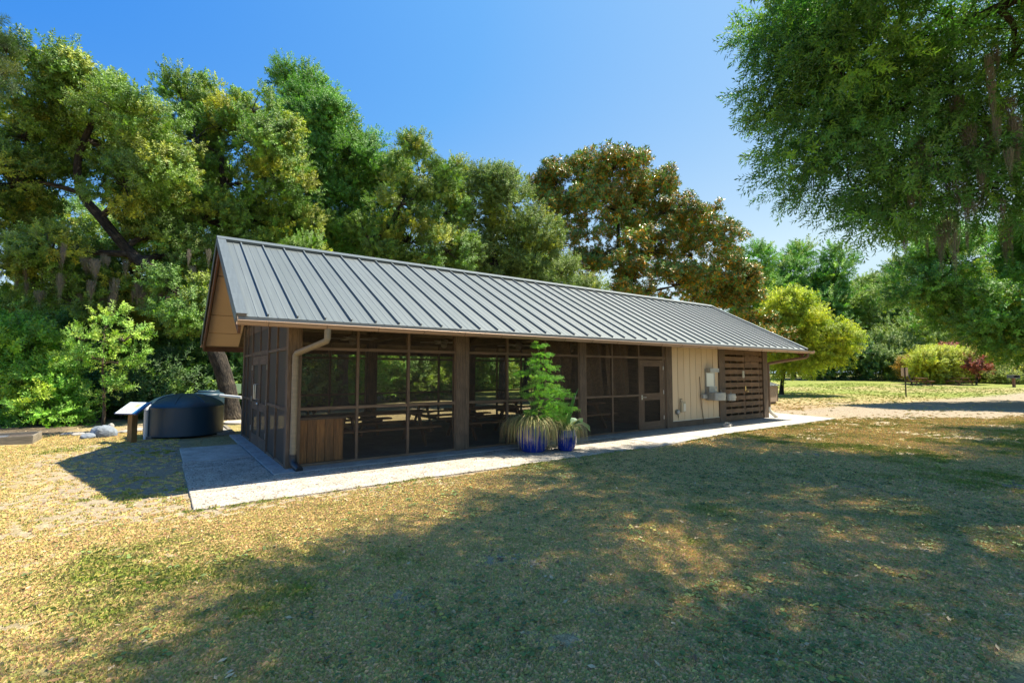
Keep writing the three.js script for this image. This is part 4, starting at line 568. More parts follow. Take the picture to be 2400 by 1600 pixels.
// ---------------------------------------------------------------- trees
const oakTint = (base, yel, share) => (R) => { const t = R() < share ? 0.35 + 0.65 * R() : 0.2 * R(), v = 0.8 + 0.4 * R(); return mix3(base, yel, t).map((c) => c * v); };
const DATA = {
  oakL: { trunk: [[0.4, -0.14, -11.55], [0.2, 1.25, -11.73], [-0.17, 2.44, -11.9], [-0.86, 3.87, -12.29], [-1.81, 5.14, -12.87], [-2.92, 6.29, -14.32], [-3.83, 7.55, -14.88], [-4.54, 8.61, -15.3], [-4.69, 9.84, -15.31], [-4.3, 11.31, -14.92]], blobs: [[-6.26, 12.25, -15.46, 1.26], [-5.49, 12.7, -14.35, 0.94], [-4.66, 12.38, -14.93, 1.26], [-3.57, 11.32, -13.27, 1.2], [-2.65, 10.78, -12.31, 0.98], [-6.39, 10.69, -16.33, 1.35], [-5.42, 11.48, -17.61, 1.47], [-3.92, 10.87, -16.11, 1.34], [-2.71, 10.55, -15.12, 1.05], [-6.44, 8.67, -15.81, 1.22], [-6.76, 7.23, -17.4, 1.19], [-3.18, 8.66, -13.68, 1.02], [-2.08, 8.92, -12.46, 1], [-5.18, 6.06, -14.66, 1.02], [-6.11, 5.2, -15.82, 0.78], [-4.36, 6.17, -17.3, 0.98], [-2.75, 5.75, -15.78, 1.19], [-1.8, 7.13, -14.91, 1.31], [-3.12, 4.52, -16.04, 1.11], [-1.35, 4.56, -12.36, 1], [-4.58, 4.29, -15.17, 0.8], [-5.88, 9.34, -16.96, 0.93], [-2.27, 8.44, -14.85, 1.14], [-1.2, 6.3, -14.73, 1.06], [-2.11, 4.03, -15.67, 0.97], [-0.83, 3.73, -11.63, 0.76]], moss: [[-6.07, 6.73, -16.18, 3.2, 1.6], [-4.9, 5.44, -15.44, 1.5, 1], [-3.33, 5.44, -14.31, 1.8, 1.3], [-2.93, 5.28, -14.04, 1.5, 1], [-6.37, 6.08, -16.45, 1, 0.8], [-0.05, 5.44, -11.95, 1.2, 1], [-3.84, 5.12, -14.7, 1.6, 1.2]] },
  tree2: { trunk: [[2.32, -0.14, -14.86], [2.17, 1.55, -14.98], [1.77, 3.85, -15.08], [1.14, 6.15, -15.36], [0.51, 8.45, -15.63], [0.11, 10.75, -15.74], [-0.04, 12.67, -15.69]], blobs: [[-1.39, 13.93, -17.04, 1.29], [-0.02, 13.86, -16.35, 1.35], [1.11, 13.44, -14.83, 1.16], [-1, 11.54, -15.04, 1.5], [0.68, 11.86, -15.12, 1.58], [1.68, 11.3, -12.74, 1.14], [-1.31, 10.78, -18.69, 1.7], [0.5, 10.68, -17.09, 1.75], [2.03, 10.24, -14.6, 1.45], [-0.47, 8.23, -15.47, 1.53], [1.51, 8.7, -16.71, 1.53], [0.92, 6.78, -15.79, 1.28], [3.14, 8.87, -15.4, 1.3], [-0.27, 6.81, -17.87, 1.34], [2.14, 6.54, -14.64, 1.27], [3.31, 6.46, -13.39, 1.15]] },
  tree3: { trunk: [[5.27, -0.13, -18.91], [5.21, 3.4, -18.82], [5.24, 7.64, -18.46], [5.02, 10.93, -18.36], [4.62, 13.99, -18.41], [3.94, 16.81, -18.67]], blobs: [[3.69, 17.82, -19.17, 1.1], [4.47, 16.57, -18.04, 1.23], [5.05, 14.85, -16.7, 1.29], [3.77, 15.08, -18.17, 1.47], [5.47, 13.96, -19.03, 2.02], [6, 12.99, -15.69, 1.52], [3.68, 12.43, -17.42, 1.67], [7.31, 12.26, -17.1, 1.71], [5.49, 10.92, -17.16, 1.89], [7.58, 10.26, -16.71, 1.43], [4.86, 9.49, -18.47, 1.81], [6.28, 8.91, -16.99, 1.65]] },
  tree4: { trunk: [[5.57, -0.14, -15.61], [5.61, 2.81, -15.49], [5.68, 5.59, -15.22], [6.05, 7.3, -14.82], [6.88, 8.47, -14.13], [7.53, 9.65, -13.57], [7.99, 11.35, -13.11]], blobs: [[8.05, 12.44, -14.94, 1.13], [7.8, 12.3, -11.96, 0.72], [8.56, 11.35, -12.35, 1.21], [7.32, 9.75, -12.54, 1.49], [9.46, 9.78, -12.69, 1.39], [9.2, 11.59, -11.33, 0.59], [6.29, 8.24, -14, 1.34], [8.43, 8.36, -14, 1.6], [9.41, 7.58, -11.66, 1.33], [7.17, 7.13, -14.26, 1.19], [9.43, 6.69, -14.03, 1.24]] },
  tree5: { trunk: [[14.17, -0.13, -13.74], [14.08, 3.95, -13.62], [13.77, 6.88, -13.61], [13.29, 9.32, -13.77], [13.2, 11.52, -13.66]], blobs: [[11.36, 11.65, -13.4, 1.16], [12.42, 11.83, -12.46, 1.15], [13.71, 10.97, -12.27, 1.36], [12.89, 10.56, -15.01, 1.61], [14.29, 9.42, -13.5, 1.58], [14.89, 8.14, -11.67, 1.44], [12.66, 7.74, -13.68, 1.53], [14.72, 9.51, -11.45, 0.98], [14.89, 6.86, -12.65, 1.34], [15.58, 6.84, -10.51, 1.07], [14.15, 6.25, -14.17, 1.38], [18.66, 6.35, -11.7, 0.98]] },
  magnolia: { trunk: [[25.36, -0.05, -14.32], [25.27, 3.91, -14.21], [25.01, 7.57, -14.11], [24.5, 11.23, -14.19], [24.38, 14.58, -14.01]], blobs: [[20.8, 15.35, -18.55, 1.06], [21.31, 15.52, -17.19, 1.45], [23.5, 16.41, -16.55, 1.55], [22.79, 15.54, -12.94, 1.28], [25.21, 15.74, -12.38, 1.38], [28.42, 15.78, -13.08, 1.13], [21.62, 13.07, -17.34, 1.9], [22.94, 13.56, -14.73, 2], [26.4, 13.9, -14.58, 1.97], [27.52, 13.2, -12.39, 1.63], [29.42, 12.8, -11.94, 1.32], [29.11, 12.46, -9.85, 1.12], [29.67, 10.93, -9.12, 1.3], [21.92, 10.26, -15.87, 2.01], [23.31, 9.99, -13.52, 1.94], [26.18, 10.21, -12.54, 1.86], [30.22, 10.41, -12.19, 1.9], [30.23, 8.67, -9.52, 1.52], [30.45, 8.14, -7.96, 0.77], [24.09, 7.88, -12.73, 1.54], [26.84, 7.66, -11.31, 1.69], [30.79, 7.43, -11.22, 1.52], [31.28, 6.28, -9.09, 1.52], [32.29, 4.91, -8.14, 1.18], [32.36, 3.67, -7.34, 0.84], [23.51, 17.46, -16.55, 0.49], [31.57, 7.52, -9.05, 1]] },
  maple: { trunk: [[35.83, -0.02, -8.63], [35.98, 1.14, -8.57], [36.19, 2.42, -8.32], [36.52, 4.01, -7.95], [36.84, 5.91, -7.58]], blobs: [[34.82, 6.29, -7.99, 1.03], [35.66, 5.62, -6.92, 1.19], [36.81, 4.54, -6.16, 1.12], [38.44, 3.95, -5.43, 0.82], [36.25, 4.2, -8.75, 1.42], [36.52, 3.26, -6.8, 1.23], [37.45, 2.94, -5.78, 0.95], [36.04, 2.42, -8.4, 0.91], [34.04, 3.18, -8.94, 0.76], [39.12, 2.44, -7.92, 0.66], [35.43, 6.87, -7.21, 0.68]] },
  bg0: { trunk: [[-5.19, -0.14, -33.85], [-5.13, 3.21, -33.69], [-5.49, 6.66, -33.68], [-5.48, 9.53, -33.44]], blobs: [[-9.56, 11.86, -36.31, 2.23], [-7.58, 12.09, -35.77, 2.27], [-5.03, 10.61, -32.7, 2.2], [-2.71, 9.88, -33.23, 2.32], [-1.13, 11.81, -30.04, 1.9], [-7.82, 7.1, -34.36, 2.17], [-4.88, 6.62, -32.91, 2.2], [-1.85, 5.9, -29.39, 2.13], [-9.23, 4.91, -36.21, 1.89]] },
  bg1: { trunk: [[3.93, -0.13, -27.28], [3.99, 3.21, -27.12], [3.63, 6.66, -27.11], [3.64, 9.53, -26.88]], blobs: [[0.31, 9.35, -28.35, 2.48], [2.82, 11, -28.79, 2.63], [5.25, 9.77, -26.92, 2.61], [6.95, 8.38, -24.57, 2.22], [1.29, 5.9, -27.12, 2.43], [4.1, 5.98, -25.91, 2.48], [6.85, 5.42, -23.93, 2.48], [3.27, 3.17, -26.56, 1.85]] },
  bg2: { trunk: [[12.46, -0.1, -23.61], [12.53, 3.3, -23.44], [12.14, 6.96, -23.42], [12.15, 10.01, -23.18]], blobs: [[8.7, 9.22, -24.73, 2.3], [11.87, 9.02, -24.82, 2.43], [13.47, 7.98, -21.06, 2.28], [15.23, 8.52, -19.41, 1.94], [10.52, 5.89, -26.26, 2.44], [13.16, 5.15, -23.07, 2.37], [16.29, 5.28, -22.39, 2.45]] },
  bg3: { trunk: [[21.23, -0, -21], [21.29, 3.44, -20.81], [20.88, 7.41, -20.8], [20.89, 10.72, -20.53]], blobs: [[19.43, 9.34, -21.34, 2.17], [22.52, 8.96, -20.98, 2.26], [24.01, 7.48, -19.11, 1.85], [20.76, 6.19, -22.06, 2.24], [23.46, 5.16, -20.02, 2.23], [18.34, 6.75, -22.66, 2.19]] },
  far0: { trunk: [[63.47, 0.75, -25.16], [63.58, 2.44, -25.02], [62.98, 12.13, -24.69], [62.71, 15.83, -24.59]], blobs: [[61.08, 16.33, -23.71, 2.1], [60.75, 13.04, -24.79, 2.38], [65.48, 12.92, -24.67, 2.2], [64.71, 10.7, -25.53, 3.25]] },
  far1: { trunk: [[71.89, 0.8, -24.03], [72.01, 2.48, -23.89], [71.35, 13.34, -23.5], [71.89, 17.61, -22.78]], blobs: [[73.64, 18.93, -23.51, 1.29], [70.59, 15.34, -23.09, 2.55], [71.43, 11.6, -24.36, 3.17], [74.98, 13.54, -22.36, 2.33], [70.03, 14.05, -25.11, 2.02]] },
  far2: { trunk: [[74.12, 0.78, -19.96], [74.23, 2.46, -19.81], [73.65, 11.75, -19.51], [74.14, 16.56, -18.77]], blobs: [[75.51, 17.74, -19.24, 1.47], [73.49, 15.4, -19.47, 1.45], [73.73, 11.13, -20.26, 3.43], [76.29, 11.33, -18.55, 2.25], [70.42, 9.46, -20.87, 2.9]] },
  far3: { trunk: [[83.18, 0.81, -18.37], [83.3, 2.5, -18.22], [82.78, 9.63, -18.04], [81.74, 12.73, -18.54]], blobs: [[83.67, 13.95, -19.14, 2.53], [86.36, 13.46, -17.41, 2.41], [78.84, 10.75, -18.68, 3.51], [86.12, 10.57, -17.89, 3.55], [84.66, 6.39, -19.22, 3.9]] },
  far4: { trunk: [[91.78, 0.81, -17.12], [91.91, 2.55, -16.96], [91.3, 11.59, -16.69], [91.22, 16.65, -16.35]], blobs: [[92.01, 17.79, -16.52, 1.63], [88.7, 14.03, -16.11, 1.82], [93.52, 12.03, -17.02, 2.61], [89.08, 7.73, -16.75, 2.51]] },
  far5: { trunk: [[69.65, 0.71, -18.24], [69.76, 2.41, -18.1], [69.5, 3.19, -18.22], [69.98, 4.92, -17.74]], blobs: [[72.05, 5.88, -18.49, 3.48], [67.95, 5.8, -19.96, 3.11], [69.85, 2.93, -15.83, 2.39], [67.23, 2.94, -18.24, 2.41], [65.59, 4.11, -21.64, 2.48]] },
  far6: { trunk: [[74.01, 0.67, -12.63], [74.11, 2.39, -12.5], [73.88, 2.79, -12.64], [73.51, 3.2, -12.87]], blobs: [[73.82, 4.02, -12.93, 2.51], [76.38, 6.24, -11.78, 3.03], [76.52, 2.41, -12.87, 1.71], [70.86, 2.91, -13.41, 2.05]] },
  far7: { trunk: [[84.51, 0.75, -10.01], [84.62, 2.44, -9.87], [84.31, 4.51, -9.93], [83.45, 5.02, -10.51]], blobs: [[80.85, 5.76, -9.87, 3.38], [88.46, 6.58, -8.87, 3.58], [80.1, 2.97, -10.68, 2.46], [89.76, 3.63, -7.94, 2.92], [83.13, 9.16, -8.51, 3.1]] },
  far8: { trunk: [[97.68, 0.8, -5.46], [97.8, 2.48, -5.31], [97.45, 5.02, -5.36], [95.54, 5.84, -6.68]], blobs: [[97.23, 6.84, -6.91, 4.11], [100.03, 8.69, -4.61, 4.44], [99.73, 4.37, -5.64, 3.78], [101.33, 4.93, -2.83, 4.05], [97.27, 2.5, -7.57, 2.4], [91.76, 10.26, -7.58, 3.31]] },
  oakR: { trunk: [[41.54, -0.13, 5.98], [41.42, 2.24, 5.93], [40.84, 4.44, 5.69], [39.59, 6.15, 4.92], [38.17, 7.12, 3.97]], blobs: [[33.12, 8.67, 0.68, 1.28], [32.4, 7.46, 2.08, 1.56], [37.74, 8.55, 2.69, 2], [38.6, 7.43, 3.92, 1.96], [31.81, 6.2, 0.73, 1.42], [34, 5.42, 1.91, 1.88], [32.69, 4.55, 3.87, 1.9], [34.16, 4.12, 4.85, 2.02], [35.56, 3.91, 2.51, 1.05], [36.79, 3.4, 3.99, 1.16], [40.9, 6.52, 4.96, 2.49], [40.32, 3.91, 5.87, 2.38], [35.63, 8.13, 5.6, 2.18], [39.55, 6.11, 6.94, 2.28], [34.68, 9.4, 1.29, 1.09], [37.2, 9.08, 4.53, 1.56]] },
  near: { trunk: [[14.5, -0.15, 12.5], [14.6, 2.2, 12.4], [14.3, 4.6, 11.8], [13.5, 6.8, 10.9], [12.3, 8.6, 9.8], [10.6, 9.8, 8.6]], blobs: [[10.78, 10.43, 3.65, 0.8], [10.74, 9.17, 3.53, 0.75], [10.77, 9.45, 4.19, 0.92], [11.1, 8.03, 3.69, 0.75], [10.9, 8.2, 4.18, 1.06], [10.96, 6.73, 4.11, 0.82], [10.89, 7.12, 4.71, 1.02], [11.26, 6.02, 4.88, 0.74], [10.44, 8.32, 5.09, 0.97], [10.47, 9.47, 5.21, 0.97], [11.18, 5.11, 5.38, 0.49], [11.3, 6.21, 5.54, 0.93], [11.4, 7.56, 5.73, 0.97], [11.51, 8.99, 5.91, 0.97], [11.95, 5.54, 5.96, 0.66], [11.58, 6.37, 6.38, 0.93], [11.75, 7.75, 6.61, 0.93], [11.85, 9.12, 6.79, 0.93], [12.35, 5.64, 6.88, 0.76], [12.53, 6.92, 7.1, 0.84], [12.77, 8.3, 7.39, 0.93], [13.22, 6.19, 7.55, 0.84], [10.8, 11.02, 4.33, 1.16], [10.98, 10.43, 5.65, 1.06], [4.09, 9.95, 7.79, 1.09], [4.89, 8.8, 6.43, 1.06], [4.49, 9.42, 7.55, 0.94], [5.24, 9.32, 9.51, 0.94], [4.33, 8.47, 10.77, 0.84], [6.5, 10.41, 8.45, 0.9], [6.41, 10.58, 9.71, 0.8], [5.43, 8.84, 10.18, 1.07], [9.18, 11.62, 5.13, 1.04], [7.61, 10.27, 8.12, 1.08], [8.42, 10.55, 9.93, 0.99], [7.75, 9.29, 10.75, 1.07], [9.17, 10.14, 6.56, 0.99], [10.23, 11.71, 9.16, 1.1], [8.89, 8.53, 10.65, 0.84], [11.24, 11.35, 7.67, 0.84], [9.47, 8.3, 10.39, 1.06], [9.37, 8.76, 12.42, 1.05], [12.52, 10.38, 8.22, 0.93], [12.84, 10.77, 9.27, 0.92], [11.38, 8.92, 10.69, 0.77], [11.49, 8.62, 12.35, 1.09], [14.68, 11.7, 7.82, 0.85], [13.2, 10.79, 11.17, 0.76], [12.66, 8.33, 11.51, 0.86], [14.96, 10.1, 8.27, 0.81], [15.15, 10.81, 9.55, 0.76], [13.67, 8.35, 10.85, 0.81], [14.62, 10.48, 12.03, 0.81], [16.08, 10.68, 8.09, 0.77], [16.38, 10.94, 9.05, 0.86], [15.05, 8.63, 10.3, 0.97], [15.98, 10.96, 12.66, 0.94], [18.13, 11.71, 8.45, 0.87], [16.88, 9.51, 9.5, 1.02], [16.44, 8.51, 12.14, 0.89], [19.4, 10.92, 7.93, 1.03], [18.63, 9.12, 9.52, 0.97], [17.39, 8.26, 10.67, 1.08], [19.66, 11.15, 11.96, 1.02], [19.68, 8.94, 8.3, 0.84], [20.65, 11.26, 9.36, 0.97], [21.02, 11.17, 11.21, 1], [21.09, 8.96, 7.7, 1.01], [20.69, 8.82, 9.25, 0.88], [21.04, 9.38, 10.98, 1.07], [23.23, 10.16, 7.13, 0.96], [22.21, 8.83, 7.5, 0.88], [22.16, 9.64, 9.11, 0.81], [22.23, 9.18, 10.8, 0.9], [24.97, 11.18, 7.65, 0.76], [25.16, 11.72, 9.3, 0.75], [26.26, 10.84, 8.24, 1], [25.57, 9.43, 8.93, 0.84], [3.74, 9.6, 6.76, 0.8], [4.54, 9.6, 6.36, 0.8], [5.34, 9.6, 6.76, 0.8], [3.94, 9.6, 7.46, 0.8], [4.84, 9.6, 7.56, 0.8], [6.24, 9.6, 6.26, 0.8], [6.94, 9.6, 5.66, 0.8], [11.34, 9.6, 4.36, 0.8], [12.24, 9.6, 4.06, 0.8], [14.54, 9.6, 4.26, 0.8], [15.64, 9.6, 4.06, 0.8]], moss: [[12.24, 7.27, 7.17, 2.6, 1.1], [12.47, 6.82, 7.3, 2.4, 1.2], [12.66, 7.63, 7.5, 2.2, 1.1], [12.25, 6.6, 7, 1.6, 0.9], [12.03, 5.45, 6.01, 1, 0.6], [11.89, 6.01, 6.57, 1.3, 0.8], [12.52, 5.71, 7.37, 2, 0.9]] },
  young: { trunk: [[-3.12, -0.14, -9.27], [-3.11, 0.6, -9.35], [-3.16, 1.35, -9.33], [-3.2, 1.97, -9.3], [-3.2, 2.72, -9.25], [-3.16, 3.21, -9.18]], blobs: [[-3.22, 2.89, -9.08, 0.52], [-3.74, 2.6, -9.74, 0.41], [-2.71, 2.59, -8.86, 0.47], [-3.4, 2.09, -9.45, 0.47], [-2.9, 1.97, -9.2, 0.41], [-2.51, 2.23, -9.05, 0.31], [-3.15, 3.29, -9.31, 0.3], [-3.9, 2.21, -9.64, 0.3], [-3, 1.1, -9.11, 0.3]] },
  pine: { trunk: [[-8.26, -0.14, -16.3], [-8.05, 4.17, -15.34], [-7.97, 8.48, -14.94], [-7.87, 12.08, -14.59], [-7.32, 12.8, -14.13]], blobs: [[-6.58, 12.91, -13.17, 0.3], [-6.39, 12.37, -13.29, 0.3], [-6.38, 11.36, -12.84, 0.3], [-6.59, 10.87, -13.17, 0.3]] }
};
function tree(name, label, key, seed, o) {
  const d = DATA[key], R = rng(seed), b = d.trunk[0], t = thing(name, label, o.category ?? 'tree', [b[0], 0, b[2]], 0, o.group), loc = (p) => [p[0] - b[0], p[1], p[2] - b[2], ...p.slice(3)];
  const blobs = d.blobs.map(loc), subs = crown(t, blobs, o, R);
  branches(t, d.trunk.map(loc), o.trunkR ?? 0.3, blobs, o.noTwigs ? [] : subs, R, o.bark ?? barkMat, o);
  if (d.moss) moss(t, d.moss.flatMap((p) => { const q = loc(p), out = []; for (let i = 0; i < (o.mossN ?? 5); i++) out.push([q[0] + (R() - 0.5) * q[4] * 2.6, q[1] + (R() - 0.5) * 1.5, q[2] + (R() - 0.5) * q[4] * 2.6, q[3] * (0.3 + 0.6 * R()), q[4] * (0.5 + 0.7 * R())]); return out; }), R);
  return t;
}
const G_OAK = [0.098, 0.172, 0.018], Y_OAK = [0.31, 0.27, 0.022], G_BRI = [0.085, 0.195, 0.018], Y_BRI = [0.26, 0.28, 0.025], G_DRY = [0.135, 0.175, 0.035], G_DARK = [0.045, 0.10, 0.018];
tree('live_oak', 'big leaning oak with yellowing crown and grey moss at left', 'oakL', 101, { kind: 'oak', clumps: 13, per: 26, tint: oakTint(G_OAK, Y_OAK, 0.22), trunkR: 0.34, mossN: 14, from: 0.45 });
tree('broad_oak', 'rounded green oak with yellow tinges rising behind the left gable', 'tree2', 102, { kind: 'oak', clumps: 12, per: 26, tint: oakTint(G_OAK, Y_OAK, 0.22), trunkR: 0.3, from: 0.5 });
tree('tall_tree', 'tallest bright green tree standing behind the ridge', 'tree3', 103, { kind: 'fine', clumps: 15, per: 26, size: 1.15, clumpR: 0.5, tint: oakTint(G_BRI, Y_BRI, 0.15), trunkR: 0.26, bark: barkDark, from: 0.4 });
tree('broad_oak', 'spreading oak with slender top twigs behind the middle ridge', 'tree4', 104, { kind: 'oak', clumps: 12, per: 24, tint: oakTint(G_OAK, Y_OAK, 0.22), trunkR: 0.32, from: 0.4 });
tree('broad_oak', 'grey-green oak left of the rusty magnolia', 'tree5', 105, { kind: 'fine', clumps: 14, per: 26, size: 1.1, clumpR: 0.5, tint: oakTint(G_DRY, Y_OAK, 0.12), trunkR: 0.3, from: 0.4 });
tree('magnolia_tree', 'magnolia with rusty brown and green glossy leaves behind the ridge', 'magnolia', 106, { kind: 'magnolia', mat: waxy, clumps: 9, per: 16, clumpR: 0.52, size: 1.15, tint: (R) => { const v = 0.8 + 0.5 * R(); return [0.145 * v, 0.15 * v, 0.03 * v]; }, trunkR: 0.3, bark: barkDark, from: 0.3 });
tree('yellow_maple', 'low bright yellow-green tree just beyond the right roof end', 'maple', 107, { kind: 'maple', mat: soft, clumps: 13, per: 17, size: 1.6, clumpR: 0.5, tint: oakTint([0.27, 0.29, 0.018], [0.50, 0.44, 0.03], 0.4), trunkR: 0.16, bark: barkDark, lift: 0.1, from: 0.3 });
const BG = ['background tree behind the leaning oak at left', 'background tree filling the gap behind the left gable', 'background tree behind the middle of the ridge', 'background tree between the grey-green oak and the magnolia'];
BG.forEach((label, i) => tree('background_tree', label, 'bg' + i, 300 + i, { kind: 'oak', mat: glossy, clumps: 7, per: 16, size: 1.7, clumpR: 0.75, noTwigs: true, tint: oakTint([G_OAK, G_BRI, G_OAK, G_DRY][i], Y_OAK, 0.15), trunkR: 0.25, bark: barkDark, from: 0.3, group: 'background trees behind the pavilion' }));
const FAR = ['far tree with two airy crowns just right of the magnolia', 'far tree with a small round top above the yellow-green tree', 'far tree with a leaning tuft top right of centre', 'wide far tree in the gap below the overhanging branches', 'dark far pine beside the overhanging branches', 'shaded far tree behind the yellow-green tree', 'pale far tree behind the square sign', 'lower far tree to the right behind the shrubs', 'dark far tree at the right edge behind the oak'];
FAR.forEach((label, i) => tree('far_tree', label, 'far' + i, 200 + i, { kind: 'far', mat: soft, clumps: 8, per: 12, clumpR: 0.95, size: 1.0, noTwigs: true, tint: oakTint([G_BRI, G_BRI, G_BRI, G_DRY, G_DARK, G_DARK, G_DRY, G_BRI, G_DARK][i], Y_BRI, 0.2), trunkR: 0.32, bark: barkDark, from: 0.3, group: 'trees along the far edge of the lawn' }));
tree('right_oak', 'leafy oak with low sweeping branches at the right edge', 'oakR', 108, { kind: 'oak', mat: glossy, clumps: 11, per: 22, size: 1.3, clumpR: 0.6, tint: oakTint(G_BRI, Y_BRI, 0.2), trunkR: 0.4, from: 0.3 });
tree('overhanging_oak', 'near oak whose drooping narrow-leaved branches fill the top right', 'near', 109, { kind: 'willow', mat: glossy, clumps: 12, per: 16, clumpR: 0.5, size: 1.0, lift: -0.4, tint: oakTint([0.050, 0.135, 0.018], [0.16, 0.25, 0.022], 0.3), trunkR: 0.46, bark: barkDark, mossN: 18, from: 0.5, tip: 0.5 });
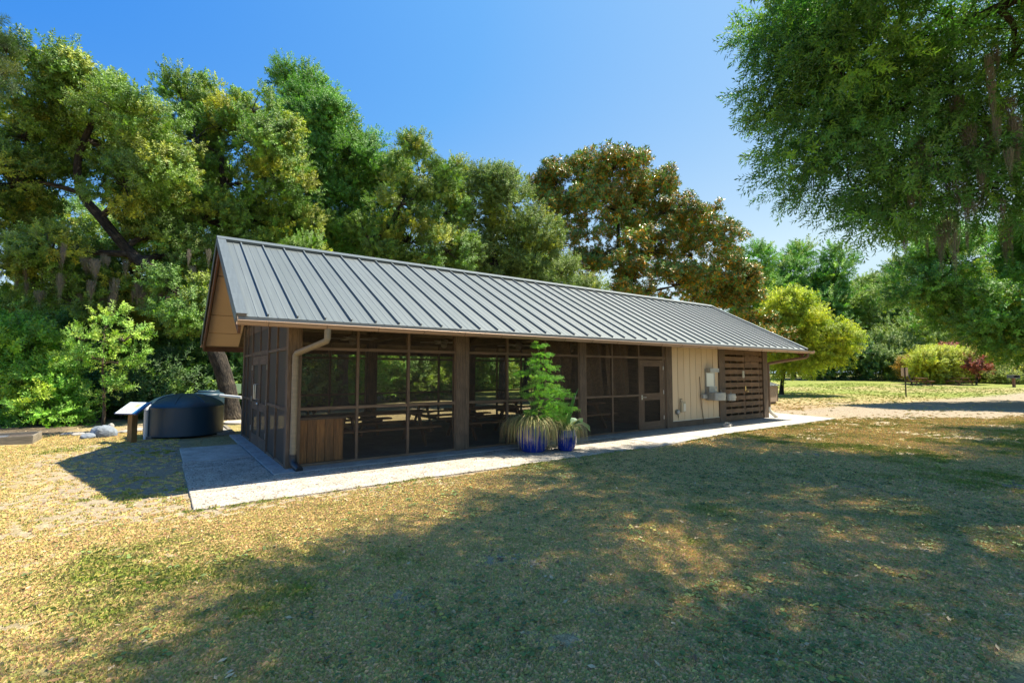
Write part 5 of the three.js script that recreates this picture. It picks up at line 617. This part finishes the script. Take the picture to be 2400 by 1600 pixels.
// shrubs and undergrowth
const SH = [
  ['shrub', 'tall bright green shrub at the far left edge', [-5.97, -0.04, -14.03], [[-6.21, 2.9, -14.49, 0.89], [-5.48, 2.29, -13.39, 0.78], [-6.38, 1.87, -14.06, 0.94], [-5.75, 1.29, -14.09, 0.96], [-4.99, 1.3, -13.17, 0.71], [-5.54, 0.4, -14.35, 0.73], [-6.22, 0.45, -14.09, 0.78]], 'shrub', [0.15, 0.29, 0.018], [0.34, 0.37, 0.025], 0.3, 1.1],
  ['shrub', 'bright green shrub low beside the raised bed', [-4.71, -0.04, -12.51], [[-4.72, 0.77, -12.18, 0.6], [-4.34, 0.32, -12.51, 0.46], [-5.01, 0.18, -13, 0.46]], 'shrub', [0.15, 0.29, 0.018], [0.34, 0.37, 0.025], 0.2, 1],
  ['shrub', 'mid green shrub left of the young tree', [-4.86, -0.04, -17.56], [[-5.44, 3.17, -18.59, 0.99], [-4.67, 2.27, -18.03, 1.08], [-5.41, 1.73, -17.84, 0.96], [-4.27, 1.21, -17.09, 0.86], [-4.85, 0.68, -17.86, 0.87]], 'shrub', [0.075, 0.155, 0.018], [0.19, 0.26, 0.025], 0.35, 1.2],
  ['shrub', 'olive green shrub behind the young tree crown', [-3.6, -0.04, -19.12], [[-3.98, 3.47, -19.26, 1.06], [-3.04, 3.09, -18.74, 1.06], [-3.6, 1.93, -18.96, 1.05], [-2.54, 2.13, -18.86, 0.97]], 'shrub', [0.075, 0.155, 0.018], [0.34, 0.37, 0.025], 0.3, 1.3],
  ['shrub', 'dark green shrub behind the information panel', [-2.8, -0.04, -14.22], [[-3.59, 0.74, -15.45, 0.73], [-2.79, 0.91, -14.71, 0.81], [-2.11, 0.75, -14.17, 0.72], [-3.03, 0.16, -15.09, 0.64]], 'shrub', [0.035, 0.085, 0.015], [0.19, 0.26, 0.025], 0.1, 1.1],
  ['shrub', 'dark green shrub behind the large water tank', [-1.47, -0.04, -14.5], [[-1.86, 1.23, -14.46, 0.92], [-1.03, 1.56, -14.85, 1.06], [-1.43, 0.56, -14.12, 0.92], [-0.5, 0.74, -13.28, 0.82]], 'shrub', [0.035, 0.085, 0.015], [0.19, 0.26, 0.025], 0.15, 1.1],
  ['shrub', 'dark green thicket above the tanks', [-0.91, -0.04, -18.42], [[-2.44, 3.35, -19.38, 1.21], [-1.46, 3.12, -18.2, 1.3], [-0.48, 2.73, -17.67, 1.31], [0.39, 2.15, -17.61, 1.22], [-1.75, 2.14, -18.47, 1.3]], 'shrub', [0.075, 0.155, 0.018], [0.19, 0.26, 0.025], 0.2, 1.3],
  ['shrub', 'pale green thicket in the gap at far left', [-8.66, -0.04, -37.59], [[-10.48, 5.91, -38.41, 1.3], [-9.02, 5.61, -37.33, 1.46], [-7.69, 5.39, -37.25, 1.49], [-6.07, 4.98, -34.84, 1.29], [-9.73, 4.44, -38.15, 1.63]], 'shrub', [0.075, 0.155, 0.018], [0.34, 0.37, 0.025], 0.2, 1.8],
  ['shrub', 'green bush by the rear post of the pavilion', [0.64, -0.04, -14.83], [[0.5, 1.55, -14.9, 0.81], [0.91, 1.2, -14.18, 0.79], [0.6, 2.28, -14.59, 0.8]], 'shrub', [0.075, 0.155, 0.018], [0.19, 0.26, 0.025], 0.2, 1.1],
  ['shrub', 'dark thicket behind the building seen through the first screens', [2.5, -0.04, -15], [[1.06, 0.99, -14.84, 1.2], [2.5, 1.1, -14.52, 1.2], [3.94, 0.88, -15.16, 1.2], [1.7, 2.09, -15.32, 1.2], [3.3, 2.2, -15, 1.2], [2.5, 2.97, -15.48, 1.2]], 'shrub', [0.035, 0.085, 0.015], [0.19, 0.26, 0.025], 0.25, 1.2],
  ['shrub', 'sunlit thicket behind the building right of the first rear post', [6.5, -0.03, -18], [[4.88, 1.17, -17.82, 1.35], [6.5, 1.3, -17.46, 1.35], [8.12, 1.04, -18.18, 1.35], [5.6, 2.47, -18.36, 1.35], [7.4, 2.6, -18, 1.35], [6.5, 3.51, -18.54, 1.35]], 'shrub', [0.15, 0.29, 0.018], [0.34, 0.37, 0.025], 0.25, 1.3],
  ['shrub', 'green thicket behind the building seen through middle screens', [10.5, -0.03, -19.5], [[8.88, 1.17, -19.32, 1.35], [10.5, 1.3, -18.96, 1.35], [12.12, 1.04, -19.68, 1.35], [9.6, 2.47, -19.86, 1.35], [11.4, 2.6, -19.5, 1.35], [10.5, 3.51, -20.04, 1.35]], 'shrub', [0.075, 0.155, 0.018], [0.34, 0.37, 0.025], 0.25, 1.4],
  ['shrub', 'sunlit thicket behind the building seen right of the second post', [15.5, 0.06, -26], [[13.52, 1.53, -25.78, 1.65], [15.5, 1.7, -25.34, 1.65], [17.48, 1.36, -26.22, 1.65], [14.4, 3.23, -26.44, 1.65], [16.6, 3.4, -26, 1.65], [15.5, 4.59, -26.66, 1.65]], 'shrub', [0.15, 0.29, 0.018], [0.34, 0.37, 0.025], 0.25, 1.7],
  ['shrub', 'green thicket behind the building seen left of the potted maple', [20, 0.18, -27], [[18.02, 1.53, -26.78, 1.65], [20, 1.7, -26.34, 1.65], [21.98, 1.36, -27.22, 1.65], [18.9, 3.23, -27.44, 1.65], [21.1, 3.4, -27, 1.65], [20, 4.59, -27.66, 1.65]], 'shrub', [0.075, 0.155, 0.018], [0.34, 0.37, 0.025], 0.25, 1.8],
  ['shrub', 'rear thicket behind the building beyond the partition end', [25, 0.34, -29], [[22.84, 1.62, -28.76, 1.8], [25, 1.8, -28.28, 1.8], [27.16, 1.44, -29.24, 1.8], [23.8, 3.42, -29.48, 1.8], [26.2, 3.6, -29, 1.8], [25, 4.86, -29.72, 1.8]], 'shrub', [0.075, 0.155, 0.018], [0.19, 0.26, 0.025], 0.25, 1.9],
  ['shrub', 'low dark thicket behind the building near the leaning oak', [4.5, -0.03, -21], [[2.7, 1.35, -20.8, 1.5], [4.5, 1.5, -20.4, 1.5], [6.3, 1.2, -21.2, 1.5], [3.5, 2.85, -21.4, 1.5], [5.5, 3, -21, 1.5], [4.5, 4.05, -21.6, 1.5]], 'shrub', [0.075, 0.155, 0.018], [0.34, 0.37, 0.025], 0.25, 1.5],
  ['shrub', 'round yellow-green shrub right of the square sign', [65.46, 0.5, -6.44], [[64.03, 2.82, -7.18, 1.1], [65.19, 2.95, -6.32, 1.24], [66.68, 2.82, -5.55, 1.1], [64.98, 1.91, -6.85, 1], [65.95, 2, -6.01, 1], [65.39, 1.14, -6.44, 0.65]], 'maple', [0.32, 0.29, 0.02], [0.52, 0.40, 0.035], 0.4, 1.9],
  ['shrub', 'broad yellow-green shrub near the park grill', [73.24, 0.59, -4.54], [[72.2, 2.89, -5.36, 1.27], [73.55, 3.03, -4.19, 1.37], [74.33, 2.54, -3.13, 1.15], [73.09, 1.93, -4.86, 1.17], [74.25, 1.93, -3.66, 1.16]], 'maple', [0.32, 0.29, 0.02], [0.52, 0.40, 0.035], 0.4, 1.9],
  ['shrub', 'dark red-leaved shrub behind the yellow-green shrubs', [70.9, 0.59, -6.22], [[70.79, 3.86, -6.66, 0.69], [70.55, 3.73, -5.77, 0.63], [72.16, 3.37, -5.25, 0.48]], 'maple', [0.20, 0.024, 0.02], [0.26, 0.07, 0.03], 0.3, 2.0],
  ['shrub', 'small red-leaved shrub between the yellow-green shrubs', [66.06, 0.44, -3.54], [[65.53, 2.47, -3.56, 0.43], [66.43, 2.17, -3.42, 0.34]], 'maple', [0.20, 0.024, 0.02], [0.26, 0.07, 0.03], 0.5, 1.8],
  ['shrub', 'orange tinged small shrub behind the square sign', [68.25, 0.62, -9.36], [[68.63, 2.33, -9.52, 0.76], [68.32, 1.59, -9.54, 0.65]], 'maple', [0.32, 0.18, 0.02], [0.45, 0.22, 0.03], 0.5, 1.8],
  ['shrub', 'pale grassy bush beside the park grill', [72.09, 0.5, -1.66], [[71.13, 1.14, -2.51, 0.7], [73.02, 1.37, -1.65, 0.81], [72.73, 1.37, -0.82, 0.79]], 'maple', [0.22, 0.22, 0.05], [0.52, 0.40, 0.035], 0.3, 1.8]
];
for (const [name, label, base, blobs, kind, g, y, share, size] of SH) { const R = rng(Math.round(base[0] * 71 + base[2] * 13) + 900), t = thing(name, label, 'shrub', base, 0, 'shrubs and undergrowth round the site'), loc = blobs.map((p) => [p[0] - base[0], p[1] - base[1], p[2] - base[2], p[3]]);
  const subs = crown(t, loc, { kind, mat: soft, clumps: 14, per: 20, clumpR: 0.42 * size, size, tint: oakTint(g, y, share), lift: 0.5 }, R); const st = []; for (const q of loc) st.push(tube(bend(V((R() - 0.5) * 0.3, -0.1, (R() - 0.5) * 0.3), V(q[0], q[1], q[2]), 0.3, R, 5), [0.05, 0.045, 0.04, 0.03, 0.02, 0.012], 5, false)); for (const [c, bi] of subs) { const q = loc[bi]; const pts = bend(V(q[0], q[1], q[2]), c, 0.1, R, 3); st.push(tube(pts, [0.014, 0.01, 0.007, 0.004], 3, false)); } part('stems', st, barkDark, t); }
tree('young_tree', 'slender young tree with sparse leaves ringed by stones', 'young', 110, { kind: 'shrub', mat: soft, clumps: 4, per: 6, clumpR: 0.24, size: 0.8, tint: oakTint([0.16, 0.27, 0.03], [0.34, 0.36, 0.05], 0.4), trunkR: 0.05, from: 0.3, bark: std([0.34, 0.25, 0.16], { map: barkT, roughness: 0.9 }) });
tree('pine_branch_tree', 'pine whose needle tufts reach in at the top left edge', 'pine', 111, { kind: 'pine', mat: glossy, clumps: 3, per: 5, clumpR: 0.25, size: 0.9, tint: oakTint([0.05, 0.09, 0.02], [0.12, 0.13, 0.03], 0.2), trunkR: 0.2, bark: barkDark, from: 0.6 });

// ---------------------------------------------------------------- grass, clover and fallen leaves
{
  const R = rng(2024);
  const onHard = (x, z) => (x > -0.3 && x < 16.8 && z < 0.42 && z > -6.05) || (x > -1.47 && x < 7.95 && z > -1.85 && z < 2.08 && (z > 0.35 || x < -0.2)) || (x > -1.45 && x < -0.2 && z > -4 && z <= -1.8) || (x > 7.8 && x < 19 && z > 0.3 && z < lerp(2.04, 1.68, smooth(8, 11, x)) ) || (x > 16.5 && x < 19.2 && z > -1.05 && z < 1.6) || (x > -2.15 && x < 0 && z > -8.7 && z < -6.38) || (x > -6.6 && x < -4.2 && z > -8.4 && z < -7);
  const tuft = (seed, n, h, sp) => { const r = rng(seed), P = [], C = [], I = []; for (let i = 0; i < n; i++) { const a = r() * 6.28, o = sp * Math.sqrt(r()), l = h * (0.4 + 1.0 * r() * r() + 0.3 * r()), w = 0.0014 + 0.0014 * r(), lean = 0.3 + 1.7 * r(), b = P.length / 3, x = Math.cos(a) * o, z = Math.sin(a) * o, e = r() * 6.28, sx = Math.cos(e) * w, sz = Math.sin(e) * w, f = r() * 6.28, dx = Math.cos(f), dz = Math.sin(f); P.push(x - sx, -0.006, z - sz, x + sx, -0.006, z + sz, x + dx * l * lean * 0.35 + sx * 0.7, l * 0.62, z + dz * l * lean * 0.35 + sz * 0.7, x + dx * l * lean * 0.8, l * Math.max(0.12, 1.0 - 0.42 * lean), z + dz * l * lean * 0.8); const k = 0.8 + 0.4 * r(), dry = r() < 0.5 ? 1.25 : 0.85; const c = [k * dry, k, k * (dry > 1 ? 1.3 : 0.8)]; for (let j = 0; j < 4; j++) C.push(...c); I.push(b, b + 1, b + 2, b, b + 2, b + 3); }
    const g = new THREE.BufferGeometry(); g.setAttribute('position', new THREE.Float32BufferAttribute(P, 3)); g.setAttribute('color', new THREE.Float32BufferAttribute(C, 3)); g.setIndex(I); const q = g.toNonIndexed(); q.computeVertexNormals(); return q; };
  const gm = new THREE.MeshStandardMaterial({ vertexColors: true, side: THREE.DoubleSide, roughness: 0.95 });
  const spots = [];
  // lawn in front: even random scatter over plan rings, thinner farther out
  const scatter = (x0, x1, z0, z1, n, f) => { for (let i = 0; i < n; i++) { const x = lerp(x0, x1, R()), z = lerp(z0, z1, R()); if (onHard(x, z)) continue; f(x, z); } };
  const put = (s) => (x, z) => { const sa = sandy(x, z), rd = roadMask(x, z); if (R() < sa * 0.94 || R() < rd * 0.97) return; const g = cl(greenness(x, z) + 0.5 * (R() - 0.5)); const far = smooth(27, 33, fwdD(x, z)) * smooth(8, 20, x), v = 1.35 * (0.85 + 0.3 * R()); let c = mix3([0.51, 0.395, 0.165], [0.21, 0.235, 0.035], g); if (R() < far * 0.8) c = [0.27, 0.33, 0.04]; spots.push([x, groundY(x, z), z, s * (0.7 + 0.4 * g) * (0.6 + 0.7 * R()), c[0] * v, c[1] * v, c[2] * v]); };
  scatter(-4.5, 7, 1.9, 8.6, 62000, put(0.9)); scatter(-7, 15, -1, 8.5, 50000, put(1.05)); scatter(-9, -1.4, -9, 3, 22000, put(1.0)); scatter(7, 30, 1.5, 14, 36000, put(1.4)); scatter(16, 60, -14, 8, 10000, put(1.6));
  // tufts creeping over the path edges
  for (let i = 0; i < 800; i++) { const x = lerp(-1.5, 18.4, R()), e = x < 7.9 ? 2.03 : lerp(2.0, 1.67, smooth(7.9, 11, x)) - 0.1 * smooth(11, 18, x), n = fbm(x * 1.2, 3); if (R() > smooth(0.42, 0.62, n)) continue; const v = 1.2 * (0.85 + 0.3 * R()), g = R(), c = mix3([0.45, 0.36, 0.16], [0.18, 0.24, 0.03], g), z = e + 0.09 * (R() - 0.35); spots.push([x, groundY(x, z) + 0.012, z, 0.5 + 0.6 * R(), c[0] * v, c[1] * v, c[2] * v]); }
  const geos = [tuft(3, 26, 0.030, 0.05)];
  geos.forEach((geo, k) => { const s = spots, im = new THREE.InstancedMesh(geo, gm, s.length), m = new THREE.Matrix4(), q = new THREE.Quaternion(), c = new THREE.Color(), Y = V(0, 1, 0); s.forEach((p, i) => { m.compose(V(p[0], p[1], p[2]), q.setFromAxisAngle(Y, R() * 6.28), V(p[3], p[3], p[3])); im.setMatrixAt(i, m); im.setColorAt(i, c.setRGB(p[4], p[5], p[6])); }); im.name = numbered('grass'); show(im); scene.add(im); tag(im, 'short dry and green lawn grass around the pavilion', 'grass', 'lawn grass', 'stuff'); });
  // clover
  const cv = (seed) => { const r = rng(seed), P = [], C = [], I = []; for (let i = 0; i < 4; i++) { const cx = (r() - 0.5) * 0.09, cz = (r() - 0.5) * 0.09, y = 0.022 + 0.02 * r(), rad = 0.011 + 0.009 * r(), b = P.length / 3, tx = (r() - 0.5) * 0.8, tz = (r() - 0.5) * 0.8, k = 0.75 + 0.5 * r(); P.push(cx, y - 0.002, cz); C.push(k, k, k); for (let j = 0; j < 8; j++) { const a = j / 8 * 6.28, q = j === 0 ? 0.4 : 1; P.push(cx + Math.cos(a) * rad * q, y + (Math.cos(a) * tx + Math.sin(a) * tz) * rad, cz + Math.sin(a) * rad * q); C.push(k, k, k); } for (let j = 0; j < 8; j++) I.push(b, b + 1 + (j + 1) % 8, b + 1 + j); } const g = new THREE.BufferGeometry(); g.setAttribute('position', new THREE.Float32BufferAttribute(P, 3)); g.setAttribute('color', new THREE.Float32BufferAttribute(C, 3)); g.setIndex(I); g.computeVertexNormals(); return g; };
  const cm = new THREE.MeshPhysicalMaterial({ vertexColors: true, side: THREE.DoubleSide, roughness: 0.8, transmission: 0.15, clearcoat: 0.08, clearcoatRoughness: 0.5 }); const cs = [];
  const clover = (x, z) => { const w = smooth(-1.5, 3.5, x * 0.55 + (z - 3.2) * 0.75) * smooth(0.38, 0.60, fbm(x * 0.8 + 50, z * 0.8)); if (R() < w * 0.5 * smooth(10, 3.5, x) + 0.012) { const v = 0.75 + 0.5 * R(), y = R() < 0.08; cs.push([x, groundY(x, z), z, 0.6 + 0.55 * R(), ...(y ? [0.34, 0.30, 0.05] : [0.105 * v, 0.165 * v, 0.030 * v])]); } };
  scatter(-3, 9, 2.2, 8.7, 15000, clover); scatter(5, 16, 3, 10, 5000, clover);
  { const im = new THREE.InstancedMesh(cv(5), cm, cs.length), m = new THREE.Matrix4(), q = new THREE.Quaternion(), c = new THREE.Color(), Y = V(0, 1, 0); cs.forEach((p, i) => { m.compose(V(p[0], p[1], p[2]), q.setFromAxisAngle(Y, R() * 6.28), V(p[3], p[3], p[3])); im.setMatrixAt(i, m); im.setColorAt(i, c.setRGB(p[4], p[5], p[6])); }); im.name = 'clover'; show(im); scene.add(im); tag(im, 'round-leaved clover weeds in the near lawn', 'clover', null, 'stuff'); }
  // fallen leaves
  const lg = leafGeo([{ p: V(-0.03, 0.008, 0), dir: V(1, 0.1, 0.1), up: V(0, 1, 0.2), l: 0.06, w: 0.03, c: [1, 1, 1], droop: -0.1 }]), lm = std([1, 1, 1], { side: THREE.DoubleSide, roughness: 0.8 }), ls = [];
  const fall = (x, z) => { const k = R(), c = k < 0.3 ? [0.50, 0.38, 0.22] : k < 0.8 ? [0.26, 0.14, 0.06] : [0.16, 0.09, 0.05]; ls.push([x, groundY(x, z), z, 0.45 + 0.65 * R(), ...c]); };
  for (let i = 0; i < 110; i++) { const x = lerp(-1.3, 16, R()), z = lerp(0.45, 1.7, Math.pow(R(), 0.6)); ls.push([x, -0.012, z, 0.35 + 0.5 * R(), 0.24, 0.14, 0.07]); }
  scatter(-4, 9, 2, 8.7, 3000, fall); scatter(5, 24, -3, 9, 3500, fall); scatter(-8, -0.3, -11, 2, 2200, fall); scatter(-6, 14, -26, -6.5, 5000, fall);
  { const im = new THREE.InstancedMesh(lg, lm, ls.length), m = new THREE.Matrix4(), q = new THREE.Quaternion(), c = new THREE.Color(), e = new THREE.Euler(); ls.forEach((p, i) => { m.compose(V(p[0], p[1] + 0.006, p[2]), q.setFromEuler(e.set((R() - 0.5) * 0.7, R() * 6.28, (R() - 0.5) * 0.7)), V(p[3], p[3], p[3])); im.setMatrixAt(i, m); im.setColorAt(i, c.setRGB(p[4], p[5], p[6])); }); im.name = 'fallen_leaves'; show(im); scene.add(im); tag(im, 'small dry brown fallen leaves scattered over the lawn', 'leaf litter', null, 'stuff'); }
}

renderer.render(scene, camera);
